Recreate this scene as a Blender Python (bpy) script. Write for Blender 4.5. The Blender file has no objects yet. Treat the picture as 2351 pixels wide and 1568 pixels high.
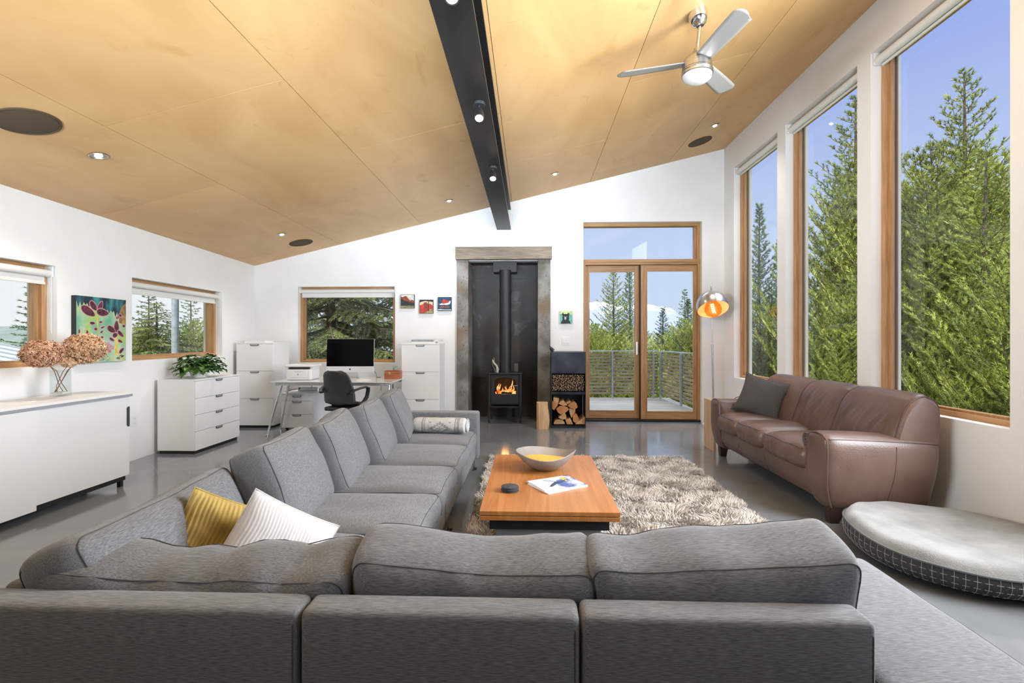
import bpy, bmesh, math, random
import numpy as np
from mathutils import Vector, Matrix, Euler, noise

PI = math.pi
R = math.radians
S = bpy.context.scene
COL = S.collection

# ------------------------------------------------------------------ camera
cam_d = bpy.data.cameras.new('camera')
cam_d.sensor_width = 36.0
cam_d.lens = 1110 / 2351 * 36
cam_d.shift_y = -7 / 2351
cam_d.clip_end = 3000
cam = bpy.data.objects.new('camera', cam_d)
COL.objects.link(cam)
cam.location = (0, 0, 1.25)
cam.rotation_euler = (R(90), 0, math.atan(39.5 / 1110))
S.camera = cam
S.view_settings.view_transform = 'Standard'
S.view_settings.look = 'None'
S.view_settings.exposure = 0.0
S.view_settings.gamma = 1.0
S.view_settings.use_curve_mapping = False
S.cycles.use_denoising = True
S.cycles.use_adaptive_sampling = True
S.cycles.adaptive_threshold = 0.02
S.cycles.max_bounces = 10
S.cycles.diffuse_bounces = 5
S.cycles.glossy_bounces = 4
S.cycles.transmission_bounces = 8
S.cycles.transparent_max_bounces = 16
S.cycles.sample_clamp_indirect = 6.0
S.cycles.caustics_reflective = False
S.cycles.caustics_refractive = False

# ------------------------------------------------------------------ sky
wd = bpy.data.worlds.new('sky')
S.world = wd
wd.use_nodes = True
nt = wd.node_tree
nt.nodes.clear()
wo = nt.nodes.new('ShaderNodeOutputWorld')
bg = nt.nodes.new('ShaderNodeBackground')
tc = nt.nodes.new('ShaderNodeTexCoord')
sx = nt.nodes.new('ShaderNodeSeparateXYZ')
nt.links.new(tc.outputs['Generated'], sx.inputs[0])
rp = nt.nodes.new('ShaderNodeValToRGB')          # by elevation
e = rp.color_ramp.elements
e[0].position = 0.0; e[0].color = (0.66, 0.77, 0.98, 1)
e[1].position = 0.62; e[1].color = (0.27, 0.36, 0.88, 1)
m_ = e.new(0.16); m_.color = (0.60, 0.72, 0.99, 1)
m_ = e.new(0.42); m_.color = (0.38, 0.49, 0.93, 1)
nt.links.new(sx.outputs['Z'], rp.inputs[0])
mr = nt.nodes.new('ShaderNodeMapRange')           # cloudier towards the west (-X)
mr.inputs['From Min'].default_value = -0.15
mr.inputs['From Max'].default_value = -0.5
nt.links.new(sx.outputs['X'], mr.inputs['Value'])
mx = nt.nodes.new('ShaderNodeMixRGB')
mx.inputs[2].default_value = (0.93, 0.95, 1.0, 1)
nt.links.new(mr.outputs[0], mx.inputs[0])
nt.links.new(rp.outputs[0], mx.inputs[1])
nt.links.new(mx.outputs[0], bg.inputs[0])
zr = nt.nodes.new('ShaderNodeMapRange')           # unseen overhead sky, brightened to send more light indoors
zr.inputs['From Min'].default_value = 0.66
zr.inputs['From Max'].default_value = 0.84
zr.inputs['To Min'].default_value = 1.0
zr.inputs['To Max'].default_value = 8.5
nt.links.new(sx.outputs['Z'], zr.inputs['Value'])
nt.links.new(zr.outputs[0], bg.inputs[1])
zc = nt.nodes.new('ShaderNodeMapRange')
zc.inputs['From Min'].default_value = 0.62
zc.inputs['From Max'].default_value = 0.72
nt.links.new(sx.outputs['Z'], zc.inputs['Value'])
mz = nt.nodes.new('ShaderNodeMixRGB')
mz.inputs[2].default_value = (0.80, 0.88, 1.0, 1)
nt.links.new(zc.outputs[0], mz.inputs[0])
nt.links.new(mx.outputs[0], mz.inputs[1])
nt.links.new(mz.outputs[0], bg.inputs[0])
nt.links.new(bg.outputs[0], wo.inputs[0])

def light(name, typ, loc, rot, power, color=(1, 1, 1), size=1, size_y=None, parent=None, **k):
    d = bpy.data.lights.new(name, typ)
    d.energy = power
    d.color = color
    if typ == 'AREA':
        d.shape = 'RECTANGLE'; d.size = size; d.size_y = size_y or size
    elif typ == 'SUN':
        d.angle = size
    else:
        d.shadow_soft_size = size
    for a, v in k.items():
        setattr(d, a, v)
    o = bpy.data.objects.new(name, d)
    COL.objects.link(o)
    o.location = loc
    o.rotation_euler = rot
    if parent: o.parent = parent
    return o

def aim(v):
    return Vector(v).to_track_quat('-Z', 'Y').to_euler()

light('sun', 'SUN', (0, -10, 20), aim((0.12, 0.8, -0.75)), 5.0, (1.0, 0.95, 0.86), R(3))
# unseen fill lamps added along the right wall, beside and behind the camera view
for yy, pw_ in ((2.2, 250), (0.7, 30)):
    light('window_daylight', 'AREA', (2.86, yy, 2.2), aim((-1, 0.12, -0.02)), pw_, (0.90, 0.95, 1.0), 1.1, 2.9, spread=R(150))
# added area lamp behind the camera, throwing fill light onto the ceiling
light('rear_uplight', 'AREA', (-1.0, -2.2, 1.1), aim((-0.02, 1.6, 0.70)), 168, (0.74, 0.87, 1.0), 5.0, 1.2, spread=R(50))
# unseen lamp added near the left wall to brighten the right side
light('left_daylight', 'AREA', (-3.4, 0.2, 2.0), aim((1, 0.75, 0.05)), 42, (0.84, 0.92, 1.0), 1.8, 0.8, spread=R(60))

# ------------------------------------------------------------------ materials
MATS = {}
def nodes(m):
    return m.node_tree.nodes, m.node_tree.links

def mat(name, col, rough=0.5, metal=0.0, var=None, scale=8, stretch=(1, 1, 1), detail=4, bump=0.0, bscale=None,
        bstretch=None, spec=None, sheen=0, coat=0, ramp=(0.35, 0.65), emit=None, es=0, rot=(0, 0, 0), dist=0.0, roughvar=0, island=0):
    """Principled material; `var` is a second colour mixed in by a stretched noise of object coordinates."""
    m = bpy.data.materials.new(name)
    m.use_nodes = True
    N, L = nodes(m)
    b = N['Principled BSDF']
    b.inputs['Base Color'].default_value = (*col, 1)
    b.inputs['Roughness'].default_value = rough
    b.inputs['Metallic'].default_value = metal
    if spec is not None: b.inputs['Specular IOR Level'].default_value = spec
    if sheen:
        b.inputs['Sheen Weight'].default_value = sheen
        b.inputs['Sheen Roughness'].default_value = 0.4
    if coat:
        b.inputs['Coat Weight'].default_value = coat
        b.inputs['Coat Roughness'].default_value = 0.1
    if emit:
        b.inputs['Emission Color'].default_value = (*emit, 1)
        b.inputs['Emission Strength'].default_value = es
    t = None
    def coords(st):
        c = N.new('ShaderNodeTexCoord')
        mp = N.new('ShaderNodeMapping')
        mp.inputs['Scale'].default_value = st
        mp.inputs['Rotation'].default_value = rot
        L.new(c.outputs['Object'], mp.inputs[0])
        return mp
    if var is not None:
        mp = coords(stretch)
        n = N.new('ShaderNodeTexNoise')
        n.inputs['Scale'].default_value = scale
        n.inputs['Detail'].default_value = detail
        n.inputs['Distortion'].default_value = dist
        L.new(mp.outputs[0], n.inputs['Vector'])
        r = N.new('ShaderNodeValToRGB')
        r.color_ramp.elements[0].position = ramp[0]
        r.color_ramp.elements[1].position = ramp[1]
        r.color_ramp.elements[0].color = (*col, 1)
        r.color_ramp.elements[1].color = (*var, 1)
        L.new(n.outputs[0], r.inputs[0])
        out = r.outputs[0]
        if island:
            g = N.new('ShaderNodeNewGeometry')
            h = N.new('ShaderNodeHueSaturation')
            q = N.new('ShaderNodeMapRange')
            q.inputs['To Min'].default_value = 1 - island
            q.inputs['To Max'].default_value = 1 + island
            L.new(g.outputs['Random Per Island'], q.inputs['Value'])
            L.new(q.outputs[0], h.inputs['Value'])
            L.new(out, h.inputs['Color'])
            out = h.outputs[0]
        L.new(out, b.inputs['Base Color'])
        m['c'] = 1
        if roughvar:
            q = N.new('ShaderNodeMapRange')
            q.inputs['To Min'].default_value = rough - roughvar
            q.inputs['To Max'].default_value = rough + roughvar
            L.new(n.outputs[0], q.inputs['Value'])
            L.new(q.outputs[0], b.inputs['Roughness'])
    if bump:
        mp = coords(bstretch or stretch)
        n2 = N.new('ShaderNodeTexNoise')
        n2.inputs['Scale'].default_value = bscale or scale
        n2.inputs['Detail'].default_value = 3
        L.new(mp.outputs[0], n2.inputs['Vector'])
        bp = N.new('ShaderNodeBump')
        bp.inputs['Strength'].default_value = bump
        bp.inputs['Distance'].default_value = 0.01
        L.new(n2.outputs[0], bp.inputs['Height'])
        L.new(bp.outputs[0], b.inputs['Normal'])
    MATS[name] = m
    return m

def mix_second(m, col, scale, ramp, stretch=(1, 1, 1), detail=5, dist=0.0, noise_out=0):
    """Lay another patchy colour over the base colour of m."""
    N, L = nodes(m)
    b = N['Principled BSDF']
    lk = b.inputs['Base Color'].links
    c = N.new('ShaderNodeTexCoord'); mp = N.new('ShaderNodeMapping')
    mp.inputs['Scale'].default_value = stretch
    mp.inputs['Location'].default_value = (3.1 + scale, 1.7, 5.3)
    L.new(c.outputs['Object'], mp.inputs[0])
    n = N.new('ShaderNodeTexNoise')
    n.inputs['Scale'].default_value = scale; n.inputs['Detail'].default_value = detail
    n.inputs['Distortion'].default_value = dist
    L.new(mp.outputs[0], n.inputs['Vector'])
    r = N.new('ShaderNodeMapRange')
    r.inputs['From Min'].default_value = ramp[0]; r.inputs['From Max'].default_value = ramp[1]
    L.new(n.outputs[0], r.inputs['Value'])
    x = N.new('ShaderNodeMixRGB')
    x.inputs[2].default_value = (*col, 1)
    if lk: L.new(lk[0].from_socket, x.inputs[1])
    else: x.inputs[1].default_value = b.inputs['Base Color'].default_value
    L.new(r.outputs[0], x.inputs[0])
    L.new(x.outputs[0], b.inputs['Base Color'])
    return m

def glass_mat(name, tint=(1, 1, 1), refl=1.0, rough=0.0):
    m = bpy.data.materials.new(name); m.use_nodes = True
    N, L = nodes(m); N.clear()
    o = N.new('ShaderNodeOutputMaterial'); t = N.new('ShaderNodeBsdfTransparent'); g = N.new('ShaderNodeBsdfGlossy')
    t.inputs[0].default_value = (*tint, 1); g.inputs['Roughness'].default_value = rough
    f = N.new('ShaderNodeFresnel'); f.inputs[0].default_value = 1.45
    mm = N.new('ShaderNodeMath'); mm.operation = 'MULTIPLY'; mm.inputs[1].default_value = refl
    x = N.new('ShaderNodeMixShader')
    ge = N.new('ShaderNodeNewGeometry')           # only the entry face of a thin pane reflects
    inv = N.new('ShaderNodeMath'); inv.operation = 'SUBTRACT'; inv.inputs[0].default_value = 1.0
    m2 = N.new('ShaderNodeMath'); m2.operation = 'MULTIPLY'
    L.new(ge.outputs['Backfacing'], inv.inputs[1])
    L.new(f.outputs[0], mm.inputs[0]); L.new(mm.outputs[0], m2.inputs[0]); L.new(inv.outputs[0], m2.inputs[1]); L.new(m2.outputs[0], x.inputs[0])
    L.new(t.outputs[0], x.inputs[1]); L.new(g.outputs[0], x.inputs[2]); L.new(x.outputs[0], o.inputs[0])
    MATS[name] = m
    return m

WALL = mat('white_wall_paint', (0.80, 0.80, 0.795), 0.6, var=(0.83, 0.83, 0.825), scale=2.5, bump=0.03, bscale=60)
PLY = mat('birch_plywood', (0.50, 0.285, 0.112), 0.42, var=(0.60, 0.372, 0.165), scale=1.6, stretch=(1.0, 0.45, 1.0), detail=7, dist=1.2, ramp=(0.3, 0.7), island=0.06, bump=0.04, bscale=9, bstretch=(1, 0.4, 1))
mix_second(PLY, (0.42, 0.235, 0.08), 5.5, (0.62, 0.84), (0.9, 0.5, 1), 3, 0.6)
mix_second(PLY, (0.45, 0.265, 0.095), 16, (0.68, 0.84), (1, 0.45, 1), 2, 0.9)
FLOOR = mat('polished_concrete', (0.14, 0.152, 0.162), 0.12, var=(0.215, 0.225, 0.232), scale=1.3, detail=8, dist=0.5, ramp=(0.3, 0.72), roughvar=0.04, bump=0.006, bscale=14, spec=1.0)
FIR = mat('fir_wood', (0.36, 0.185, 0.075), 0.4, var=(0.50, 0.29, 0.135), scale=5, stretch=(9, 9, 0.6), detail=4)
FIR_H = mat('fir_wood_horizontal', (0.36, 0.185, 0.075), 0.4, var=(0.50, 0.29, 0.135), scale=5, stretch=(0.6, 9, 9), detail=4)
GLASS = glass_mat('window_glass', (0.97, 0.985, 0.975), 0.9)
CLEAR = glass_mat('clear_glass', (0.93, 0.95, 0.95), 1.3)
BLIND = mat('white_blind_fabric', (0.74, 0.73, 0.70), 0.8)
BLACK_STEEL = mat('blackened_steel', (0.012, 0.012, 0.015), 0.36, 0.6, var=(0.03, 0.03, 0.036), scale=6, roughvar=0.06)
BEAM = mat('beam_steel', (0.018, 0.017, 0.018), 0.42, 0.5, var=(0.034, 0.031, 0.03), scale=5, stretch=(1, .3, 1), bump=0.05, bscale=30)
BLUE_STEEL = mat('blued_sheet_steel', (0.022, 0.026, 0.036), 0.42, 0.7, var=(0.05, 0.055, 0.068), scale=5, detail=6)
STOVE = mat('stove_cast_iron', (0.022, 0.022, 0.025), 0.5, 0.3, bump=0.05, bscale=180)
CONC = mat('rough_concrete', (0.13, 0.12, 0.105), 0.8, var=(0.27, 0.262, 0.25), scale=3.5, detail=9, ramp=(0.4, 0.62), bump=0.25, bscale=35)
mix_second(CONC, (0.19, 0.135, 0.085), 2.3, (0.52, 0.66), detail=8)
mix_second(CONC, (0.075, 0.065, 0.055), 38, (0.64, 0.72), detail=2)
NICHE = mat('dark_stained_concrete', (0.022, 0.020, 0.019), 0.5, var=(0.075, 0.077, 0.08), scale=2.0, detail=9, ramp=(0.42, 0.7), bump=0.12, bscale=22)
mix_second(NICHE, (0.04, 0.021, 0.012), 1.7, (0.44, 0.58), detail=8)
mix_second(NICHE, (0.11, 0.115, 0.12), 3.2, (0.60, 0.74), detail=9, dist=.6)
mix_second(NICHE, (0.02, 0.02, 0.02), 24, (0.62, 0.7), detail=3)
LINTEL = mat('grey_weathered_timber', (0.17, 0.135, 0.10), 0.7, var=(0.27, 0.225, 0.175), scale=4, stretch=(0.5, 5, 5), dist=2.2, detail=4, bump=0.1)
FAB = mat('heather_grey_fabric', (0.066, 0.071, 0.079), 0.95, var=(0.225, 0.23, 0.243), scale=1.0, stretch=(36, 480, 480), detail=2, ramp=(0.25, 0.75), bump=0.25, bscale=1, bstretch=(700, 700, 700), sheen=0.25)
SEAM = mat('dark_seam_thread', (0.07, 0.07, 0.075), 0.9)
LEATHER = mat('brown_leather', (0.088, 0.049, 0.036), 0.38, var=(0.138, 0.083, 0.063), scale=3, detail=6, ramp=(0.3, 0.7), bump=0.12, bscale=120, roughvar=0.08, spec=0.55)
LEATHER_D = mat('dark_leather_piping', (0.07, 0.035, 0.028), 0.45)
DARKWOOD = mat('dark_brown_wood', (0.03, 0.014, 0.01), 0.4)
CHERRY = mat('cherry_wood', (0.36, 0.135, 0.033), 0.33, var=(0.46, 0.195, 0.06), scale=3, stretch=(9, 0.7, 4), detail=5, dist=0.8, spec=0.5)
CHERRY_E = mat('cherry_wood_edge', (0.42, 0.155, 0.03), 0.35, var=(0.52, 0.21, 0.05), scale=4, stretch=(0.5, 9, 9))
BLACK = mat('matt_black', (0.012, 0.012, 0.014), 0.5)
BLACKP = mat('black_plastic', (0.022, 0.022, 0.024), 0.45, bump=0.03, bscale=200)
CHROME = mat('chrome', (0.75, 0.76, 0.78), 0.12, 1.0)
STEEL = mat('brushed_steel', (0.50, 0.48, 0.46), 0.3, 1.0, var=(0.62, 0.60, 0.57), scale=3, stretch=(8, 8, 80), bump=0.03)
SILVER = mat('silver_grey_panel', (0.45, 0.46, 0.47), 0.35, 0.6)
WHITE = mat('white_lacquer', (0.80, 0.80, 0.79), 0.35)
WHITE2 = mat('white_plastic', (0.78, 0.78, 0.78), 0.3)
GREYEDGE = mat('grey_edge_strip', (0.33, 0.34, 0.36), 0.5)
DGREY = mat('dark_grey_metal', (0.10, 0.10, 0.105), 0.4, 0.5)
SCREEN = mat('black_screen', (0.001, 0.001, 0.0015), 0.1, spec=0.08)
ALU = mat('aluminium', (0.72, 0.73, 0.74), 0.32, 0.55)
WOODBOX = mat('redwood_box', (0.26, 0.075, 0.03), 0.4, var=(0.40, 0.14, 0.06), scale=6, stretch=(1, 6, 8), detail=4)
RUG = mat('shaggy_wool', (0.50, 0.45, 0.40), 0.95, var=(0.64, 0.60, 0.55), scale=9, detail=4, sheen=0.2, island=0.12)
RUGB = mat('rug_backing', (0.40, 0.36, 0.32), 0.95)
BOWL = mat('grey_bowl_ceramic', (0.19, 0.175, 0.155), 0.6, var=(0.27, 0.25, 0.225), scale=7, bump=0.05, bscale=60)
YINNER = mat('yellow_glaze', (0.85, 0.40, 0.02), 0.35, var=(0.90, 0.50, 0.05), scale=8)
FELT = mat('charcoal_felt', (0.03, 0.03, 0.034), 0.95, var=(0.06, 0.06, 0.065), scale=90, bump=0.3, bscale=300)
YCUSH = mat('mustard_pleated_fabric', (0.36, 0.255, 0.07), 0.9, var=(0.43, 0.32, 0.10), scale=12, sheen=0.15)
WCUSH = mat('white_ribbed_fabric', (0.52, 0.505, 0.50), 0.9, sheen=0.1)
HOUND = mat('grey_waffle_fabric', (0.085, 0.078, 0.078), 0.95)
FLEECE = mat('light_grey_fleece', (0.17, 0.17, 0.16), 0.98, var=(0.25, 0.248, 0.236), scale=6, detail=6, bump=0.5, bscale=220, sheen=0.4)
CHECK = mat('charcoal_flannel', (0.045, 0.046, 0.05), 0.95, bump=0.2, bscale=250)
WTHREAD = mat('white_thread', (0.45, 0.45, 0.46), 0.9)
BIRCHWOOD = mat('split_log_wood', (0.55, 0.33, 0.17), 0.8, var=(0.68, 0.45, 0.27), scale=9, stretch=(3, 3, 0.4), detail=4)
LOGEND = mat('log_end_grain', (0.46, 0.25, 0.11), 0.8, var=(0.62, 0.39, 0.20), scale=14, detail=4)
LOGEND2 = mat('orange_log_end_grain', (0.42, 0.17, 0.05), 0.8, var=(0.52, 0.26, 0.10), scale=14, detail=4)
BARK = mat('bark', (0.05, 0.035, 0.025), 0.9, var=(0.12, 0.09, 0.07), scale=12, stretch=(1, 1, .3), bump=0.4, bscale=20)
KIND = mat('kindling_end', (0.30, 0.18, 0.10), 0.85, var=(0.55, 0.40, 0.27), scale=30)
N, L = nodes(KIND); oi = N.new('ShaderNodeObjectInfo'); hs_ = N.new('ShaderNodeHueSaturation'); qq = N.new('ShaderNodeMapRange')
qq.inputs['To Min'].default_value = 0.3; qq.inputs['To Max'].default_value = 1.25
L.new(oi.outputs['Random'], qq.inputs['Value']); L.new(qq.outputs[0], hs_.inputs['Value'])
L.new(N['Principled BSDF'].inputs['Base Color'].links[0].from_socket, hs_.inputs['Color']); L.new(hs_.outputs[0], N['Principled BSDF'].inputs['Base Color'])
MARBLE = mat('white_marble', (0.70, 0.70, 0.69), 0.25, var=(0.45, 0.46, 0.47), scale=9, detail=8, dist=1.5, ramp=(0.5, 0.75))
SIDEWOOD = mat('pale_oak_veneer', (0.44, 0.27, 0.15), 0.45, var=(0.55, 0.36, 0.22), scale=5, stretch=(5, 5, .6), detail=4)
SIDETOP = mat('pale_oak_top', (0.44, 0.27, 0.15), 0.45, var=(0.55, 0.36, 0.22), scale=5, stretch=(.6, 5, 5), detail=4)
HYD = mat('dried_hydrangea_petals', (0.58, 0.33, 0.18), 0.9, var=(0.76, 0.54, 0.35), scale=14, detail=3, island=0.2)
HYD2 = mat('dusky_hydrangea_petals', (0.50, 0.25, 0.15), 0.9, var=(0.70, 0.44, 0.29), scale=14, detail=3, island=0.2)
STEMM = mat('dry_stem', (0.27, 0.10, 0.055), 0.8)
LEAF = mat('glossy_green_leaf', (0.018, 0.075, 0.012), 0.32, var=(0.10, 0.22, 0.035), scale=9, detail=2, island=0.3)
LEAFSTEM = mat('green_stem', (0.14, 0.24, 0.05), 0.5)
GALV = mat('galvanised_steel', (0.34, 0.38, 0.40), 0.4, 0.7, var=(0.46, 0.50, 0.52), scale=14)
DECKW = mat('weathered_deck_boards', (0.16, 0.145, 0.125), 0.8, var=(0.24, 0.225, 0.20), scale=5, stretch=(.5, 6, 1), detail=5, island=0.12)
SLATW = mat('weathered_cedar_slat', (0.17, 0.12, 0.08), 0.8, var=(0.28, 0.22, 0.15), scale=5, stretch=(.6, .6, 8), detail=5, island=0.15)
PINE1 = mat('yellow_green_needles', (0.10, 0.145, 0.028), 0.7, var=(0.42, 0.45, 0.085), scale=1.5, detail=4, island=0.35, ramp=(0.35, 0.65))
PINE2 = mat('blue_green_needles', (0.05, 0.095, 0.04), 0.7, var=(0.19, 0.27, 0.11), scale=1.5, detail=4, island=0.35, ramp=(0.35, 0.65))
PINE3 = mat('dark_fir_needles', (0.06, 0.08, 0.025), 0.7, var=(0.26, 0.29, 0.09), scale=1.2, detail=4, island=0.4, ramp=(0.35, 0.65))
GRASS = mat('wild_meadow', (0.06, 0.085, 0.02), 0.95, var=(0.22, 0.19, 0.075), scale=.6, detail=9, ramp=(0.4, 0.62), bump=0.5, bscale=6)
HILLM = mat('forested_hillside', (0.07, 0.085, 0.07), 0.95, var=(0.12, 0.14, 0.12), scale=.12, detail=9, bump=0.5, bscale=.5)
ROOFM = mat('blue_grey_metal_roof', (0.24, 0.26, 0.28), 0.5, 0.1)
SIDING = mat('grey_siding', (0.10, 0.10, 0.11), 0.7)
SPEAKER = mat('brown_speaker_cloth', (0.065, 0.040, 0.018), 0.8, bump=0.3, bscale=500)
LAMP_E = mat('lit_lamp', (1, 0.9, 0.7), 0.4, emit=(1.0, 0.84, 0.62), es=14)
GLOBE_E = mat('lamp_diffuser', (0.52, 0.50, 0.48), 0.35)
FILAMENT = mat('glowing_filament', (1, 0.6, 0.2), 0.4, emit=(1.0, 0.66, 0.34), es=12)
AMBER = glass_mat('amber_glass', (0.97, 0.62, 0.36), 0.8)
SHADEIN = mat('warm_shade_lining', (0.90, 0.74, 0.58), 0.5)
SOOT = mat('soot', (0.02, 0.012, 0.01), 0.9)
CREAM = mat('cream_paper', (0.78, 0.77, 0.74), 0.7)
BONE = mat('cream_antler', (0.42, 0.38, 0.28), 0.4)
PINKW = mat('pale_pink_panel', (0.74, 0.66, 0.70), 0.6)

# ------------------------------------------------------------------ mesh builder
class MB:
    def __init__(s):
        s.v = []; s.f = []; s.mi = []; s.m = 0
    def add(s, vs, fs):
        b = len(s.v)
        s.v += [tuple(p) for p in vs]
        s.f += [tuple(b + i for i in f) for f in fs]
        s.mi += [s.m] * len(fs)
        return s
    def box(s, x0, y0, z0, x1, y1, z1):
        if x0 > x1: x0, x1 = x1, x0
        if y0 > y1: y0, y1 = y1, y0
        if z0 > z1: z0, z1 = z1, z0
        return s.add([(x0, y0, z0), (x1, y0, z0), (x1, y1, z0), (x0, y1, z0), (x0, y0, z1), (x1, y0, z1), (x1, y1, z1), (x0, y1, z1)],
                     [(0, 3, 2, 1), (4, 5, 6, 7), (0, 1, 5, 4), (1, 2, 6, 5), (2, 3, 7, 6), (3, 0, 4, 7)])
    def hexa(s, a, b):
        """a, b: two matching quads (lists of 4 points)"""
        return s.add(list(a) + list(b), [(0, 3, 2, 1), (4, 5, 6, 7), (0, 1, 5, 4), (1, 2, 6, 5), (2, 3, 7, 6), (3, 0, 4, 7)])
    def prism(s, poly, axis, a, b):
        """poly of 2-D points extruded along axis from a to b"""
        n = len(poly)
        def P(p, t):
            return {'x': (t, p[0], p[1]), 'y': (p[0], t, p[1]), 'z': (p[0], p[1], t)}[axis]
        vs = [P(p, a) for p in poly] + [P(p, b) for p in poly]
        fs = [tuple(range(n - 1, -1, -1)), tuple(range(n, 2 * n))] + [(i, (i + 1) % n, n + (i + 1) % n, n + i) for i in range(n)]
        return s.add(vs, fs)
    def tube(s, pts, r, n=10, caps=True, flat=1.0):
        pts = [Vector(p) for p in pts]
        rs = r if isinstance(r, (list, tuple)) else [r] * len(pts)
        vs = []; up = Vector((0, 0, 1)); prev = None
        for i, p in enumerate(pts):
            d = (pts[min(i + 1, len(pts) - 1)] - pts[max(i - 1, 0)]).normalized()
            if prev is None:
                a = d.cross(up)
                if a.length < 1e-3: a = d.cross(Vector((1, 0, 0)))
                a.normalize()
            else:
                a = (prev - d * prev.dot(d)).normalized()
            prev = a
            b = d.cross(a)
            for k in range(n):
                t = 2 * PI * k / n
                vs.append(p + a * math.cos(t) * rs[i] + b * math.sin(t) * rs[i] * flat)
        fs = []
        for i in range(len(pts) - 1):
            for k in range(n):
                fs.append((i * n + k, i * n + (k + 1) % n, (i + 1) * n + (k + 1) % n, (i + 1) * n + k))
        if caps:
            fs.append(tuple(range(n - 1, -1, -1)))
            fs.append(tuple(range((len(pts) - 1) * n, len(pts) * n)))
        return s.add(vs, fs)
    def cyl(s, p0, p1, r, r1=None, n=24, caps=True):
        return s.tube([p0, p1], [r, r if r1 is None else r1], n, caps)
    def lathe(s, prof, n=32, c=(0, 0, 0), mtx=None, warp=None, cap=True):
        vs = []
        for r, z in prof:
            for k in range(n):
                t = 2 * PI * k / n
                p = Vector((r * math.cos(t), r * math.sin(t), z))
                if warp: p = Vector(warp(p))
                if mtx: p = mtx @ p
                vs.append(p + Vector(c))
        fs = []
        for i in range(len(prof) - 1):
            for k in range(n):
                fs.append((i * n + k, i * n + (k + 1) % n, (i + 1) * n + (k + 1) % n, (i + 1) * n + k))
        if cap and prof[0][0] > 1e-5: fs.append(tuple(range(n - 1, -1, -1)))
        if cap and prof[-1][0] > 1e-5: fs.append(tuple(range((len(prof) - 1) * n, len(prof) * n)))
        return s.add(vs, fs)
    def sphere(s, c, r, n=16, sz=1.0):
        prof = [(max(r * math.sin(PI * i / (n // 2)), 1e-6), -r * sz * math.cos(PI * i / (n // 2))) for i in range(n // 2 + 1)]
        return s.lathe(prof, n, c)
    def rbox(s, w, d, h, r=0.05, n=(10, 6, 6), warp=None):
        """rounded box centred on the origin, subdivided, with an optional warp of each point"""
        vs = []; idx = {}; fs = []
        H = (w / 2, d / 2, h / 2)
        def ticks(L, k, r):
            rr = min(r, L * .98)
            edge = [-L, -L + rr * 0.13, -L + rr * 0.5, -L + rr]
            mid = [-L + rr + (2 * L - 2 * rr) * i / k for i in range(1, k)]
            return edge + mid + [-x for x in reversed(edge)]
        T = [ticks(H[i], n[i], r) for i in range(3)]
        def vert(p):
            key = (round(p[0], 5), round(p[1], 5), round(p[2], 5))
            if key in idx: return idx[key]
            rr = [min(r, H[i] * .98) for i in range(3)]
            q = Vector([max(-H[i] + rr[i], min(H[i] - rr[i], p[i])) for i in range(3)])
            dl = Vector(p) - q
            if dl.length > 1e-9:
                # project the cube shell offset on a sphere
                e = Vector([dl[i] / rr[i] for i in range(3)])
                mxv = max(abs(e[0]), abs(e[1]), abs(e[2]))
                e = e.normalized() * mxv
                q = q + Vector([e[i] * rr[i] for i in range(3)])
            idx[key] = len(vs)
            vs.append(q)
            return idx[key]
        for ax in range(3):
            u, v = (ax + 1) % 3, (ax + 2) % 3
            for sg in (-1, 1):
                for i in range(len(T[u]) - 1):
                    for j in range(len(T[v]) - 1):
                        c4 = []
                        for (a, b) in ((i, j), (i + 1, j), (i + 1, j + 1), (i, j + 1)):
                            p = [0, 0, 0]; p[ax] = sg * H[ax]; p[u] = T[u][a]; p[v] = T[v][b]
                            c4.append(vert(p))
                        fs.append(tuple(c4) if sg > 0 else tuple(reversed(c4)))
        if warp: vs = [Vector(warp(p)) for p in vs]
        return s.add(vs, fs)
    def grid(s, fn, nu, nv, closed_u=False):
        vs = [fn(i / (nu - (0 if closed_u else 1)), j / (nv - 1)) for j in range(nv) for i in range(nu)]
        fs = []
        for j in range(nv - 1):
            for i in range(nu if closed_u else nu - 1):
                a = j * nu + i; b = j * nu + (i + 1) % nu
                fs.append((a, b, b + nu, a + nu))
        return s.add(vs, fs)
    def xf(s, mtx, start=0):
        for i in range(start, len(s.v)):
            s.v[i] = tuple(mtx @ Vector(s.v[i]))
        return s
    def shift(s, x, y, z, start=0):
        return s.xf(Matrix.Translation((x, y, z)), start)

def link(o, parent=None):
    COL.objects.link(o)
    if parent: o.parent = parent
    return o

def obj(name, mb, m, parent=None, loc=None, rot=None, world=False, bevel=0, seg=2, smooth=False, label=None, solid=0, sub=0, ang=35):
    me = bpy.data.meshes.new(name)
    me.from_pydata(mb.v, [], mb.f)
    mats = m if isinstance(m, (list, tuple)) else [m]
    for q in mats: me.materials.append(q)
    if len(mats) > 1:
        me.polygons.foreach_set('material_index', mb.mi)
    me.validate(); me.update()
    o = bpy.data.objects.new(name, me)
    link(o, parent)
    if world and parent: o.location = -Vector(parent.location)
    if loc is not None: o.location = Vector(loc)
    if rot is not None: o.rotation_euler = rot
    if solid:
        md = o.modifiers.new('solid', 'SOLIDIFY'); md.thickness = solid; md.offset = 0
    if bevel:
        md = o.modifiers.new('bevel', 'BEVEL'); md.width = bevel; md.segments = seg; md.limit_method = 'ANGLE'; md.angle_limit = R(40)
    if sub:
        md = o.modifiers.new('sub', 'SUBSURF'); md.levels = sub; md.render_levels = sub
    if smooth:
        for p in me.polygons: p.use_smooth = True
        try: me.set_sharp_from_angle(angle=R(ang))
        except Exception: pass
    if label: o['label'] = label
    return o

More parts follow.
